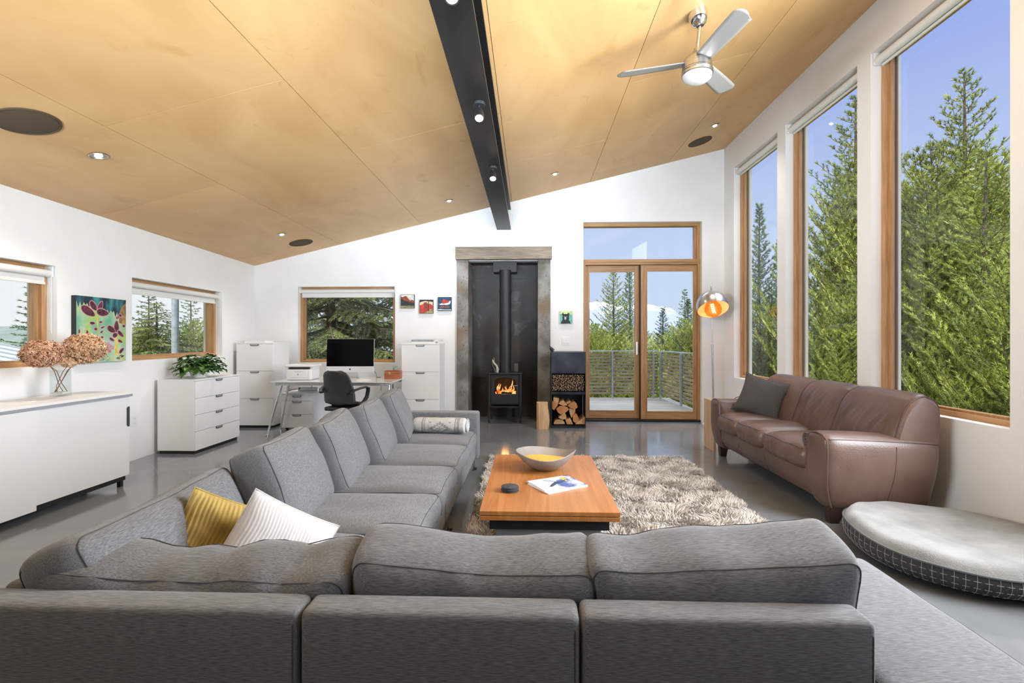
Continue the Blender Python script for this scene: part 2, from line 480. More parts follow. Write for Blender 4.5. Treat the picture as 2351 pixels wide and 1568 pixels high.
def tag(o, label, cat, group=None, kind=None):
    o['label'] = label; o['category'] = cat
    if group: o['group'] = group
    if kind: o['kind'] = kind
    return o

def thing(name, label, cat, loc=(0, 0, 0), rotz=0, group=None):
    o = bpy.data.objects.new(name, None)
    o.empty_display_size = 0.1
    link(o)
    o.location = loc; o.rotation_euler = (0, 0, rotz)
    return tag(o, label, cat, group)

def struct(name, mb, m, parent=None, **k):
    o = obj(name, mb, m, parent, **k)
    if parent is None: o['kind'] = 'structure'
    return o

def sempty(name, loc, rotz=0):
    o = bpy.data.objects.new(name, None); link(o)
    o.location = loc; o.rotation_euler = (0, 0, rotz); o['kind'] = 'structure'
    return o

def dup(root, loc, rotz=None, label=None, group=None, scale=None):
    def rec(o, p):
        c = o.copy(); COL.objects.link(c)
        if p: c.parent = p
        for ch in [x for x in KIDS.get(o.name, [])]:
            rec(ch, c)
        return c
    global KIDS
    KIDS = {}
    def collect(o):
        KIDS[o.name] = list(o.children)
        for ch in o.children: collect(ch)
    collect(root)
    r = rec(root, None)
    r.location = loc
    if rotz is not None: r.rotation_euler = (0, 0, rotz)
    if scale is not None: r.scale = scale if isinstance(scale, tuple) else (scale,) * 3
    if label: r['label'] = label
    if group: r['group'] = group
    return r

# ================================================================== ROOM SHELL
C1 = 0.2387
C0 = 3.3625
def cz(x): return C0 + C1 * x
YB = 7.25

fl = MB().box(-4.9, -3.2, -0.2, 3.2, 7.95, 0.0)
struct('floor', fl, FLOOR)

# ceiling: sloping plywood sheets with fine joints under a dark deck
ce = MB()
cols = [(-4.9, -4.06, [-3.2, 7.6]), (-4.06, -2.86, [-3.2, -2.93, -0.49, 1.95, 4.39, 6.83, 7.6]), (-2.86, -1.63, [-3.2, -1.72, 0.72, 3.16, 5.60, 7.6]),
        (-1.63, -0.26, [-3.2, -0.49, 1.95, 4.39, 6.83, 7.6]), (-0.26, 0.905, [-3.2, -1.7, 0.74, 3.19, 5.69, 7.6]), (0.905, 2.06, [-3.2, -0.5, 1.97, 4.45, 6.9, 7.6]),
        (2.06, 3.25, [-3.2, -1.7, 0.74, 3.2, 5.66, 7.6])]
g = 0.0022
for xa, xb, ys in cols:
    for ya, yb in zip(ys[:-1], ys[1:]):
        x0, x1, y0, y1 = xa + g, xb - g, ya + g, yb - g
        lo = [(x0, y0, cz(x0)), (x1, y0, cz(x1)), (x1, y1, cz(x1)), (x0, y1, cz(x0))]
        ce.hexa(lo, [(p[0], p[1], p[2] + 0.02) for p in lo])
ce.m = 1
lo = [(-4.9, -3.2, cz(-4.9) + .021), (3.25, -3.2, cz(3.25) + .021), (3.25, 7.6, cz(3.25) + .021), (-4.9, 7.6, cz(-4.9) + .021)]
ce.hexa(lo, [(p[0], p[1], p[2] + 0.2) for p in lo])
struct('ceiling', ce, [PLY, BLACK])

def wall(name, origin, rotz, length, top, holes, t=0.25, extra=0.02):
    """local: x along, y outward, z up. top(x) gives the height. holes: (x0,x1,z0,z1)."""
    mb = MB()
    xs = sorted(set([0, length] + [h[0] for h in holes] + [h[1] for h in holes]))
    for a, b in zip(xs[:-1], xs[1:]):
        hs = sorted([h for h in holes if h[0] <= a + 1e-6 and h[1] >= b - 1e-6], key=lambda h: h[2])
        z = 0.0
        for h in hs:
            if h[2] > z + 1e-4: mb.box(a, 0, z, b, t, h[2])
            z = h[3]
        za, zb = top(a) + extra, top(b) + extra
        mb.hexa([(a, 0, z), (b, 0, z), (b, t, z), (a, t, z)], [(a, 0, za), (b, 0, zb), (b, t, zb), (a, t, za)])
    o = struct(name, mb, WALL)
    o.location = origin; o.rotation_euler = (0, 0, rotz)
    return o

# back wall (niche opening, door + transom opening, desk window)
BX0 = -4.6
holesB = [(-3.524, -2.029, 0.88, 2.037), (-0.93, 0.145, 0, 2.42), (0.808, 2.556, 0, 2.985)]
wall('wall_back', (BX0, YB, 0), 0, 3.2 - BX0, lambda x: cz(BX0 + x), [(a - BX0, b - BX0, c, d) for a, b, c, d in holesB])
# right wall
RWIN = [(6.913, 5.725), (5.542, 4.353), (4.185, 3.002)]
ZR0, ZR1 = 0.702, 3.65
rw_holes = [(7.5 - a, 7.5 - b, ZR0, ZR1) for a, b in RWIN] + [(7.5 - 2.82, 7.5 - 1.64, ZR0, ZR1), (7.5 - 1.46, 7.5 - .28, ZR0, ZR1), (7.5 - .1, 7.5 + 1.08, ZR0, ZR1)]
wall('wall_right', (2.88, 7.5, 0), R(-90), 10.7, lambda x: cz(3.0), rw_holes)
# left wall, turned a little
LA = math.atan(0.0585)
LX0, LY0 = -4.2 + 0.0585 * (YB + 3.2), -3.2
def lw(Y, off=0.0):
    """point on the left wall's face at depth Y, moved `off` into the room"""
    return Vector((-4.2 + 0.0585 * (YB - Y) + off * math.cos(LA), Y + off * math.sin(LA), 0))
lu = lambda Y: (Y - LY0) / math.cos(LA)
wall('wall_left', (LX0, LY0, 0), R(90) + LA, lu(7.55), lambda x: cz(LX0 - math.sin(LA) * x) - .0, [(lu(2.30), lu(3.967), 1.02, 1.863), (lu(4.80), lu(6.395), 1.02, 1.875)])
# rear wall behind the camera
struct('wall_rear', MB().hexa([(-4.9, -3.2, 0), (3.2, -3.2, 0), (3.2, -3.0, 0), (-4.9, -3.0, 0)], [(-4.9, -3.2, cz(-4.9)), (3.2, -3.2, cz(3.2)), (3.2, -3.0, cz(3.2)), (-4.9, -3.0, cz(-4.9))]), SIDING)
# niche for the stove
nb = MB()
nb.box(-0.95, 7.74, 0, 0.17, 7.80, 2.5).box(-1.0, 7.44, 0, -0.93, 7.80, 2.5).box(0.145, 7.44, 0, 0.22, 7.80, 2.5).box(-1.0, 7.44, 2.42, 0.22, 7.80, 2.5)
struct('wall_niche', nb, NICHE)
nj = MB()
for z in (0.62, 1.23, 1.84, 2.2): nj.box(-0.93, 7.733, z, 0.145, 7.741, z + .006)
struct('trim_1', nj, BLACK)

# steel beam along the room
bm = MB()
bz0, bz1 = 2.88, 3.20
bm.box(-0.484, -3.0, bz0, -0.274, YB + .01, bz0 + 0.022)
bm.box(-0.484, -3.0, bz1 - .02, -0.274, YB + .01, bz1)
bm.box(-0.388, -3.0, bz0 + .02, -0.37, YB + .01, bz1 - .01)
bm.box(-0.43, -3.0, bz1 - .001, -0.33, YB + .01, cz(-0.38) - .012)
struct('ceiling_beam', bm, BEAM, bevel=0.003)

# ------------------------------------------------------------------ windows
def window(n, origin, rotz, w, h, rec=0.085, fw=0.045, fd=0.11, sash=0.022):
    e = sempty('window_%d' % n, origin, rotz)
    v = MB().box(0, rec, 0, fw, rec + fd, h).box(w - fw, rec, 0, w, rec + fd, h)
    struct('window_frame', v, FIR, e, bevel=.002)
    hz = MB().box(fw, rec, 0, w - fw, rec + fd, fw * .8).box(fw, rec, h - fw, w - fw, rec + fd, h)
    struct('window_frame', hz, FIR_H, e, bevel=.002)
    a = fw - .002
    s_ = MB().box(a, rec + .03, a, a + sash, rec + .09, h - a).box(w - a - sash, rec + .03, a, w - a, rec + .09, h - a)
    s_.box(a, rec + .03, a * .8, w - a, rec + .09, a * .8 + sash * .8).box(a, rec + .03, h - a - sash, w - a, rec + .09, h - a)
    struct('window_sash', s_, FIR, e)
    k = MB().box(a + sash, rec + .066, a * .8, a + sash + .007, rec + .080, h - a)
    struct('window_gasket', k, DGREY, e)
    struct('window_pane', MB().box(a, rec + .07, a, w - a, rec + .076, h - a), GLASS, e)
    return e

def blind(origin, rotz, w, h, label, drop=0.075, rr=0.03, rec=0.085):
    t = thing('roller_blind', label, 'blind', origin, rotz, 'roller blinds rolled up at the window heads')
    y = rec - rr - .004
    z = h - 0.035 - rr
    obj('roller', MB().cyl((0.02, y, z), (w - 0.02, y, z), rr, n=20), BLIND, t, smooth=True)
    obj('blind_fabric', MB().box(0.03, y + rr - .004, z - drop, w - 0.03, y + rr - .001, z), BLIND, t)
    obj('bottom_bar', MB().box(0.03, y + rr - .012, z - drop - .02, w - 0.03, y + rr + .003, z - drop), BLIND, t, bevel=.003)
    for x in (0.006, w - 0.02):
        obj('bracket', MB().box(x, y - rr, z - rr, x + .014, y + rr + .005, h - .002), WHITE2, t, bevel=.002)
    c = MB(); xr = w - 0.016
    c.tube([(xr, y - .015, z), (xr, y - .015, z - min(.7, h * .6))], .0015, 5)
    obj('pull_chain', c, SILVER, t)
    return t

window(1, lw(2.30) + Vector((0, 0, 1.02)), R(90) + LA, lu(3.967) - lu(2.30), .843)
window(2, lw(4.80) + Vector((0, 0, 1.02)), R(90) + LA, lu(6.395) - lu(4.80), .855)
window(3, (-3.524, YB, .88), 0, 1.495, 1.157)
blind(lw(2.30) + Vector((0, 0, 1.02)), R(90) + LA, lu(3.967) - lu(2.30), .843, 'white roller blind over the left-wall window beside the flower painting, behind the dried hydrangeas')
blind(lw(4.80) + Vector((0, 0, 1.02)), R(90) + LA, lu(6.395) - lu(4.80), .855, 'white roller blind over the left-wall window above the leafy green houseplant')
blind((-3.524, YB, .88), 0, 1.495, 1.157, 'white roller blind over the back-wall window behind the computer desk')
labs = ['white roller blind on the narrow tall window next to the floor lamp', 'white roller blind on the middle one of the three tall windows', 'white roller blind on the tall window nearest the round pet bed']
for i, (a, b) in enumerate(RWIN):
    window(4 + i, (2.88, a, ZR0), R(-90), a - b, ZR1 - ZR0)
    blind((2.88, a, ZR0), R(-90), a - b, ZR1 - ZR0, labs[i], drop=.03, rr=.034)
for i, a in enumerate((2.82, 1.46, .1)):
    window(7 + i, (2.88, a, ZR0), R(-90), 1.18, ZR1 - ZR0)

# sliding door with a transom above
d1 = sempty('door_1', (0.808, YB + 0.07, 0))
DW = 1.748
fr = MB().box(0, 0, 0.03, .042, .16, 2.42).box(DW - .042, 0, 0.03, DW, .16, 2.42)
struct('door_frame', fr, FIR, d1, bevel=.002)
struct('door_frame', MB().box(0.042, 0, 2.36, DW - .042, .16, 2.42).box(.0, -.012, 2.395, DW, 0, 2.425), FIR_H, d1, bevel=.002)
struct('door_sill', MB().box(0, -.02, 0, DW, .18, .03), BLACK, d1)
def leaf(x0, x1, y0, nm, sw=.075, sr=.06):
    v = MB().box(x0, y0, .035, x0 + sw, y0 + .05, 2.355).box(x1 - sr, y0, .035, x1, y0 + .05, 2.355)
    p = struct('door_leaf', v, FIR, d1, bevel=.002)
    struct('door_rail', MB().box(x0 + sw, y0, .035, x1 - sr, y0 + .05, .145).box(x0 + sw, y0, 2.27, x1 - sr, y0 + .05, 2.355), FIR_H, p, bevel=.002)
    b = .012
    struct('glazing_bead', MB().box(x0 + sw, y0 - .004, .145, x0 + sw + b, y0 + .02, 2.27).box(x1 - sr - b, y0 - .004, .145, x1 - sr, y0 + .02, 2.27).box(x0 + sw + b, y0 - .004, .145, x1 - sr - b, y0 + .02, .145 + b).box(x0 + sw + b, y0 - .004, 2.27 - b, x1 - sr - b, y0 + .02, 2.27), DARKWOOD if nm else FIR, p)
    struct('door_glass', MB().box(x0 + sw - .01, y0 + .022, .14, x1 - sr + .01, y0 + .028, 2.275), GLASS, p)
    return p
lf = leaf(.045, .86, .085, 0, .055, .06)
struct('door_handle', MB().box(.812, .07, 1.0, .838, .086, 1.2), ALU, lf, bevel=.004)
leaf(.872, DW - .045, .02, 0, .082, .043)
struct('door_gasket', MB().box(.858, .03, .035, .874, .10, 2.355), BLACK, d1)  # black strip put in for the shade of the gap between the leaves
tr = sempty('window_10', (0.808, YB + 0.07, 2.42))
struct('window_frame', MB().box(0, 0, .515, DW, .12, .565).box(0, 0, 0, DW, .12, .02), FIR_H, tr, bevel=.002)
struct('window_frame', MB().box(DW - .05, 0, .02, DW, .12, .515).box(DW - .075, .03, .02, DW - .05, .12, .515).box(0, .06, .02, .012, .12, .515), FIR, tr, bevel=.002)
struct('window_pane', MB().box(.012, .07, .02, DW - .06, .076, .515), GLASS, tr)

# ================================================================== CEILING FITTINGS
TILT = math.atan(C1)
def slope_m(x, y, z=None):
    """matrix that sits at a ceiling point with local -z pointing away from the ceiling into the room"""
    return Matrix.Translation((x, y, cz(x) if z is None else z)) @ Matrix.Rotation(-TILT, 4, 'Y')

def downlight(x, y, label):
    t = thing('downlight', label, 'downlight', (x, y, cz(x)), 0, 'recessed ceiling downlights')
    t.rotation_euler = (0, -TILT, 0)
    obj('trim_ring', MB().lathe([(.058, -.001), (.060, -.005), (.054, -.008), (.047, -.006), (.046, .012), (.046, -.001)], 28), STEEL, t, smooth=True)
    obj('reflector', MB().lathe([(.046, -.003), (.045, -.002), (.02, -.0015), (.001, -.001)], 24), STEEL, t, smooth=True)
    obj('bulb', MB().lathe([(.001, -.012), (.018, -.011), (.025, -.004), (.024, -.002)], 18), LAMP_E, t, smooth=True)
    light('downlight_beam', 'SPOT', (0, 0, -.03), (0, TILT, 0), 60, (1.0, 0.96, 0.90), .03, parent=t, spot_size=R(120), spot_blend=.8)
for a in [(-3.183, 3.464, 'recessed downlight beside the large speaker grille over the sideboard'),
          (-3.202, 6.152, 'recessed downlight just in front of the small oval speaker over the desk'),
          (-1.079, 6.481, 'recessed downlight above the three little mountain paintings'),
          (0.342, 6.46, 'recessed downlight just past the black beam, over the firewood rack'),
          (2.322, 6.14, 'recessed downlight above the tall windows and the dome floor lamp')]:
    downlight(*a)
def speaker(x, y, label, r=.155):
    t = thing('ceiling_speaker', label, 'speaker', (x, y, cz(x)), 0, 'round in-ceiling speakers')
    t.rotation_euler = (0, -TILT, 0)
    obj('grille', MB().lathe([(r - .008, -.003), (r - .02, -.006), (.001, -.007)], 48), SPEAKER, t, smooth=True)
    obj('rim', MB().lathe([(r, 0), (r, -.006), (r - .009, -.009), (r - .01, -.001)], 48), SPEAKER, t, smooth=True)
speaker(-3.149, 2.923, 'large round brown speaker grille in the plywood ceiling over the sideboard', .165)
speaker(-3.207, 6.687, 'small-looking round brown speaker grille in the ceiling over the desk corner')
speaker(2.309, 6.627, 'round brown speaker grille in the ceiling above the dome floor lamp')

def beam_spot(y, label):
    t = thing('spotlight', label, 'spotlight', (-.345, y, bz0), 0, 'spotlights under the black beam')
    obj('mounting_plate', MB().cyl((0, 0, 0), (0, 0, -.022), .042, n=24), BLACK, t, bevel=.003, smooth=True)
    obj('arm', MB().tube([(0, 0, -.02), (0, 0, -.055), (.0, -.012, -.07)], .007, 8), BLACK, t, smooth=True)
    d = Vector((0.05, -0.45, -1)).normalized()
    p = Vector((0, -.005, -.05)); q = p + d * .085
    obj('lamp_head', MB().tube([p, p + d * .02, q], [.02, .028, .036], 20), BLACK, t, smooth=True)
    obj('bulb', MB().tube([q - d * .003, q + d * .004], [.029, .026], 20), LAMP_E, t)
    light('spot_beam', 'SPOT', q + d * .02, aim(d), 14, (1.0, .86, .68), .025, parent=t, spot_size=R(75), spot_blend=.7)
beam_spot(2.16, 'black spotlight at the near end of the beam, cut by the top of the picture')
beam_spot(3.33, 'black spotlight at the middle of the beam, second along')
beam_spot(4.58, 'black spotlight on the beam nearest the stove wall')

# ceiling fan
FX, FY = 1.24, 3.62
fz = cz(FX)
fan = thing('ceiling_fan', 'brushed steel three-blade ceiling fan with a frosted light, hanging from the plywood ceiling', 'ceiling fan', (FX, FY, fz))
cm = Matrix.Rotation(-TILT, 4, 'Y')
obj('canopy', MB().lathe([(.068, -.0), (.070, -.02), (.062, -.06), (.045, -.092), (.026, -.104), (.02, -.1)], 32, mtx=cm), CHROME, fan, smooth=True)
obj('canopy_hole', MB().lathe([(.026, -.1035), (.018, -.108), (.001, -.108)], 20, mtx=cm), BLACK, fan)
obj('downrod', MB().cyl((0.02, 0, -.09), (0, 0, -.285), .0125), STEEL, fan, smooth=True)
obj('coupling', MB().lathe([(.014, -.262), (.024, -.266), (.029, -.285), (.05, -.318), (.06, -.33)], 28), STEEL, fan, smooth=True)
obj('motor_housing', MB().lathe([(.03, -.322), (.085, -.335), (.098, -.35), (.103, -.365), (.106, -.415), (.108, -.424), (.102, -.426)], 40), STEEL, fan, smooth=True)
obj('light_ring', MB().lathe([(.10, -.427), (.110, -.428), (.112, -.438), (.107, -.442), (.112, -.447), (.112, -.462), (.106, -.466)], 40), STEEL, fan, smooth=True)
obj('light_diffuser', MB().lathe([(.106, -.464), (.100, -.486), (.08, -.504), (.045, -.514), (.001, -.517)], 40), GLOBE_E, fan, smooth=True)
def blade(ang):
    def fn(u, v):
        x = .09 + u * .49
        w = (.058 + .012 * math.sin(u * PI * .6)) * (1 if u < .93 else 1 - (u - .93) * 3.2)
        y = (v - .5) * 2 * w
        if u > .9: x -= (abs(v - .35) ** 2) * .12 * (u - .9) * 10
        z = -.362 - .012 * (v - .5) * 2
        p = Matrix.Rotation(R(-13), 4, 'X') @ Vector((x, y, 0))
        return Matrix.Rotation(ang, 4, 'Z') @ Vector((p.x, p.y, p.z - .372))
    obj('blade', MB().grid(fn, 22, 7), SILVER_B, fan, solid=.006, smooth=True)
SILVER_B = mat('silver_fan_blade', (0.34, 0.33, 0.31), 0.4, 0.35)
for a_ in (165, 47, -79): blade(R(a_))

# ================================================================== BACK WALL
fp = thing('fireplace_surround', 'rough concrete columns under a grey timber lintel framing the dark stove niche', 'fireplace surround', (-.38, 7.2, 0))
obj('lintel', MB().box(-1.097, 7.15, 2.425, .335, 7.44, 2.61), LINTEL, fp, world=True, bevel=.006)
obj('column', MB().box(-1.085, 7.2, 0, -.912, 7.74, 2.425), CONC, fp, world=True, bevel=.008)
obj('column', MB().box(.127, 7.2, 0, .315, 7.74, 2.425), CONC, fp, world=True, bevel=.008)
obj('hanging_bracket', MB().box(-.55, 7.35, 2.26, -.19, 7.60, 2.424), BLACK, fp, world=True, bevel=.003, label='black steel flue box')

# wood stove
SX, SY = -.36, 7.13
st = thing('wood_stove', 'black cast-iron wood stove on four legs with a burning fire behind its glass', 'stove', (SX, SY, 0))
w_ = .245
obj('top_plate', MB().rbox(.52, .42, .022, .01, (4, 4, 1)).shift(0, .2, .728), STOVE, st, smooth=True)
for sx_ in (-1, 1):
    for yy in (.015, .385):
        obj('leg', MB().box(sx_ * .23 - .017, yy - .015, 0, sx_ * .23 + .017, yy + .015, .716), STOVE, st, bevel=.006)
body = MB().box(-.215, .02, .27, -.205, .38, .715).box(.205, .02, .27, .215, .38, .715).box(-.21, .37, .27, .21, .38, .715).box(-.21, .02, .27, .21, .38, .28).box(-.21, .02, .69, .21, .38, .716)
body.box(-.21, .02, .38, .21, .38, .395)
obj('firebox', body, STOVE, st)
obj('firebox_lining', MB().box(-.2, .34, .395, .2, .345, .69), SOOT, st)
# door: frame around the arched glass
dm = MB()
gx0, gx1, gz0, gz1 = -.16, .165, .43, .635
dm.box(-.205, 0, .285, .205, .022, gz0).box(-.205, 0, gz0, gx0, .022, .705).box(gx1, 0, gz0, .205, .022, .705).box(gx0, 0, gz1 + .035, gx1, .022, .705)
N_ = 12
for i in range(N_):
    a, b = i / N_, (i + 1) / N_
    f = lambda t: gz1 + .035 - .05 * abs(2 * t - 1) ** 4
    xa, xb = gx0 + (gx1 - gx0) * a, gx0 + (gx1 - gx0) * b
    dm.hexa([(xa, 0, f(a)), (xb, 0, f(b)), (xb, .022, f(b)), (xa, .022, f(a))], [(xa, 0, gz1 + .036), (xb, 0, gz1 + .036), (xb, .022, gz1 + .036), (xa, .022, gz1 + .036)])
dr = obj('stove_door', dm, STOVE, st)
obj('door_glass', MB().box(gx0, .012, gz0, gx1, .015, gz1 + .035), GLASS, dr)
obj('door_handle', MB().tube([(.10, -.03, .555), (.19, -.03, .557)], .005, 8).tube([(.185, -.03, .557), (.185, .0, .557)], .004, 8), CHROME, dr, smooth=True)
for z in (.34, .65):
    obj('hinge', MB().cyl((-.19, -.004, z - .02), (-.19, -.004, z + .02), .006, n=10), BLACK, dr)
ash = MB().tube([(-.2, .0, .25), (-.205, -.07, .25), (-.18, -.09, .25), (.18, -.09, .25), (.205, -.07, .25), (.2, .0, .25)], .008, 8).box(-.2, -.08, .238, .2, .36, .248)
obj('ash_lip', ash, STOVE, st, smooth=True)
obj('riddling_lever', MB().tube([(.06, -.02, .225), (.10, -.11, .235)], .004, 8), CHROME, st)
fp_ = thing('flue_pipe', 'tall black stove pipe rising from the wood stove to the niche top', 'stove pipe', (SX, SY, .739))
obj('pipe', MB().cyl((0, .17, 0), (0, .17, 1.54), .088, n=32), STOVE, fp_, smooth=True)
for z in (.0, 1.2):
    obj('collar', MB().cyl((0, .17, z), (0, .17, z + .04), .094, n=32), STOVE, fp_, smooth=True)
# fire
flame_m = bpy.data.materials.new('flame'); flame_m.use_nodes = True
N, L = nodes(flame_m); N.clear()
o_ = N.new('ShaderNodeOutputMaterial'); em = N.new('ShaderNodeEmission'); tcn = N.new('ShaderNodeTexCoord'); nz = N.new('ShaderNodeTexNoise'); rr_ = N.new('ShaderNodeValToRGB')
nz.inputs['Scale'].default_value = 32; nz.inputs['Detail'].default_value = 3
L.new(tcn.outputs['Object'], nz.inputs['Vector']); L.new(nz.outputs[0], rr_.inputs[0])
el = rr_.color_ramp.elements
el[0].position = .38; el[0].color = (.75, .07, .005, 1)
el[1].position = .62; el[1].color = (1, .72, .34, 1)
q_ = el.new(.5); q_.color = (1, .33, .05, 1)
L.new(rr_.outputs[0], em.inputs[0]); em.inputs[1].default_value = 1.5; L.new(em.outputs[0], o_.inputs[0])
rnd = random.Random(4)
hs = [(a_, b_ * 1.15) for a_, b_ in [(-.135, .05), (-.105, .14), (-.085, .16), (-.055, .09), (-.03, .07), (0, .10), (.02, .12), (.045, .09), (.07, .11), (.095, .19), (.115, .13), (.135, .06)]]
for k, (x, h) in enumerate(hs):
    for j in range(2):
        y = .13 + .09 * j + rnd.uniform(-.02, .02); hh = h * rnd.uniform(.8, 1.1)
        pts = []; rs = []
        for i in range(7):
            t = i / 6
            pts.append((x + .014 * math.sin(t * 5 + k + j), y + .01 * math.cos(t * 4 + k), .40 + hh * t))
            rs.append(max(.001, .021 * (1 - t) ** .8 * (0.6 + math.sin(min(1, t * 2.2) * PI / 2) * .6)))
        obj('flame', MB().tube(pts, rs, 8, flat=.5), flame_m, st, smooth=True)
for k, (x0, x1, y) in enumerate(((-.15, .1, .13), (-.08, .16, .2), (-.13, .14, .27))):
    obj('burning_log', MB().tube([(x0, y, .418 + k * .012), ((x0 + x1) / 2, y + .01, .43 + k * .012), (x1, y - .01, .42 + k * .01)], .024, 9), flame_m if k == 1 else SOOT, st)
light('fire_glow', 'POINT', (0, .16, .5), (0, 0, 0), 2.0, (1, .42, .12), .05, parent=st)

# figurine + little fan on the stove top
fg = thing('antelope_figurine', 'small dark and cream horned animal figurine standing on the stove top', 'figurine', (-.52, 7.24, .739))
obj('body', MB().tube([(.04, 0, 0), (.045, 0, .05), (.03, 0, .10), (-.005, 0, .135), (-.02, 0, .165), (-.03, 0, .19)], [.022, .024, .018, .016, .017, .009], 10), BONE, fg, smooth=True)
obj('mane', MB().tube([(.01, .01, 0), (-.005, .01, .05), (-.03, .01, .10), (-.035, .01, .15), (.0, .01, .18)], [.035, .03, .022, .018, .01], 10), BLACK, fg, smooth=True)
for dx in (-.012, .008):
    obj('horn', MB().tube([(dx - .01, 0, .175), (dx - .012, 0, .205), (dx, 0, .23)], [.004, .003, .001], 6), BONE, fg)
ff = thing('stove_top_block', 'small grey block standing on the stove top behind the pipe', 'block', (-.20, 7.42, .739))
obj('block', MB().box(-.03, -.02, 0, .03, .02, .13), DGREY, ff, bevel=.003)

# firewood rack with logs and kindling
RX0, RX1, RY = .309, .788, 6.765
rk = thing('firewood_rack', 'black steel log rack with open shelves beside the sliding door', 'log rack', ((RX0 + RX1) / 2, RY + .17, 0))
rt = .008
obj('side_panel', MB().box(RX0, RY, 0, RX0 + rt, RY + .35, 1.062), BLUE_STEEL, rk, world=True)
obj('side_panel', MB().box(RX1 - rt, RY, 0, RX1, RY + .35, 1.062), BLUE_STEEL, rk, world=True)
obj('back_panel', MB().box(RX0, RY + .342, 0, RX1, RY + .35, 1.062), BLUE_STEEL, rk, world=True)
obj('front_panel', MB().box(RX0 + rt, RY + .002, .762, RX1 - rt, RY + .01, 1.058), BLUE_STEEL, rk, world=True)
obj('top', MB().box(RX0 + rt, RY, 1.05, RX1 - rt, RY + .35, 1.058), BLUE_STEEL, rk, world=True)
obj('shelf', MB().box(RX0 + rt, RY, .47, RX1 - rt, RY + .008, .515).box(RX0 + rt, RY, .507, RX1 - rt, RY + .342, .515), BLUE_STEEL, rk, world=True)
obj('base', MB().box(RX0 + rt, RY, .0, RX1 - rt, RY + .008, .045).box(RX0 + rt, RY, .037, RX1 - rt, RY + .342, .045), BLUE_STEEL, rk, world=True)
obj('tool_rod', MB().tube([(.75, RY + .02, .06), (.75, RY + .02, .46)], .003, 6), STEEL, rk, world=True)
gl = thing('work_glove', 'dark leather work glove draped over the corner of the log rack', 'glove', (.315, 6.85, 1.062))
obj('palm', MB().tube([(0.03, 0, .012), (.005, 0, .03), (-.012, 0, .055)], [.018, .02, .016], 10, flat=1.4), BLACKP, gl, smooth=True)
for k in range(4):
    a0 = -.012 + .008 * k
    obj('finger', MB().tube([(-.012, -.015 + .01 * k, .055), (-.02 + .004 * k, -.02 + .013 * k, .075 - .004 * k), (-.028 + .006 * k, -.02 + .014 * k, .088 - .006 * k)], [.007, .006, .004], 7), BLACKP, gl, smooth=True)
obj('thumb', MB().tube([(.0, -.02, .035), (-.01, -.035, .05)], [.007, .005], 7), BLACKP, gl, smooth=True)

def lx(px): return RX0 + (px / 7.84 - 156) / 165
def lz(py): return (183 - py / 7.84) / 165
logs = [([(1265, 885), (1365, 910), (1350, 985), (1290, 975), (1262, 955)], 0, 'brown split log on top of the pile at the rack side, leaning'),
        ([(1238, 955), (1350, 990), (1335, 1035), (1275, 1118), (1240, 1090)], 1, 'orange wedge log against the rack side panel, under the topmost log'),
        ([(1355, 1000), (1395, 955), (1440, 935), (1475, 975), (1518, 1030), (1440, 1036)], 0, 'pale wedge log with arched top in the upper row of the rack'),
        ([(1490, 985), (1560, 948), (1585, 968), (1530, 1005), (1505, 1003)], 0, 'smallest pale log lying on top of the upper row in the rack'),
        ([(1520, 1035), (1560, 990), (1640, 958), (1680, 1000), (1700, 1060), (1645, 1105), (1575, 1080)], 1, 'large brown rounded wedge log in the upper row of the rack'),
        ([(1312, 1095), (1370, 1045), (1450, 1040), (1520, 1065), (1540, 1110), (1480, 1165), (1395, 1195), (1345, 1160)], 1, 'big orange wedge log in the middle of the rack pile'),
        ([(1545, 1085), (1660, 1112), (1655, 1150), (1590, 1262), (1560, 1180)], 0, 'dark narrow wedge log standing point down in the rack pile'),
        ([(1350, 1248), (1460, 1165), (1490, 1200), (1502, 1275), (1420, 1288)], 0, 'grey triangular log above the half-round log in the rack'),
        ([(1268, 1370), (1275, 1330), (1310, 1300), (1360, 1288), (1420, 1297), (1460, 1330), (1472, 1370)], 0, 'pale half-round log with bark on the rack bottom'),
        ([(1480, 1295), (1570, 1262), (1618, 1372), (1505, 1372)], 0, 'square split log on the rack bottom beside the half-round one'),
        ([(1612, 1210), (1640, 1172), (1690, 1195), (1728, 1290), (1660, 1345), (1620, 1320)], 1, 'orange split log leaning above the rack bottom'),
        ([(1655, 1370), (1680, 1335), (1780, 1270), (1830, 1240), (1832, 1370)], 0, 'grainy wedge log on the rack bottom in the corner next to the door')]
rnd = random.Random(9)
for poly, mi, lab in logs:
    pts = [(lx(a), lz(b)) for a, b in poly]
    cx_ = sum(p[0] for p in pts) / len(pts); cz_ = sum(p[1] for p in pts) / len(pts)
    y0 = RY + .02 + rnd.uniform(0, .02)
    t = thing('firewood_log', lab, 'log', (cx_, y0, min(p[1] for p in pts)), 0, 'split logs in the rack')
    mb = MB()
    if sum(pts[i][0] * pts[(i + 1) % len(pts)][1] - pts[(i + 1) % len(pts)][0] * pts[i][1] for i in range(len(pts))) < 0: pts.reverse()
    n = len(pts)
    vs = [(p[0], y0, p[1]) for p in pts] + [(p[0], RY + .33, p[1]) for p in pts]
    mb.add(vs, [tuple(range(n))]); mb.m = 1
    mb.add(vs, [tuple(range(2 * n - 1, n - 1, -1))] + [(i, n + i, n + (i + 1) % n, (i + 1) % n) for i in range(n)])
    obj('log', mb, [LOGEND2 if mi else LOGEND, BIRCHWOOD if not mi else LOGEND2], t, world=True, bevel=.002)
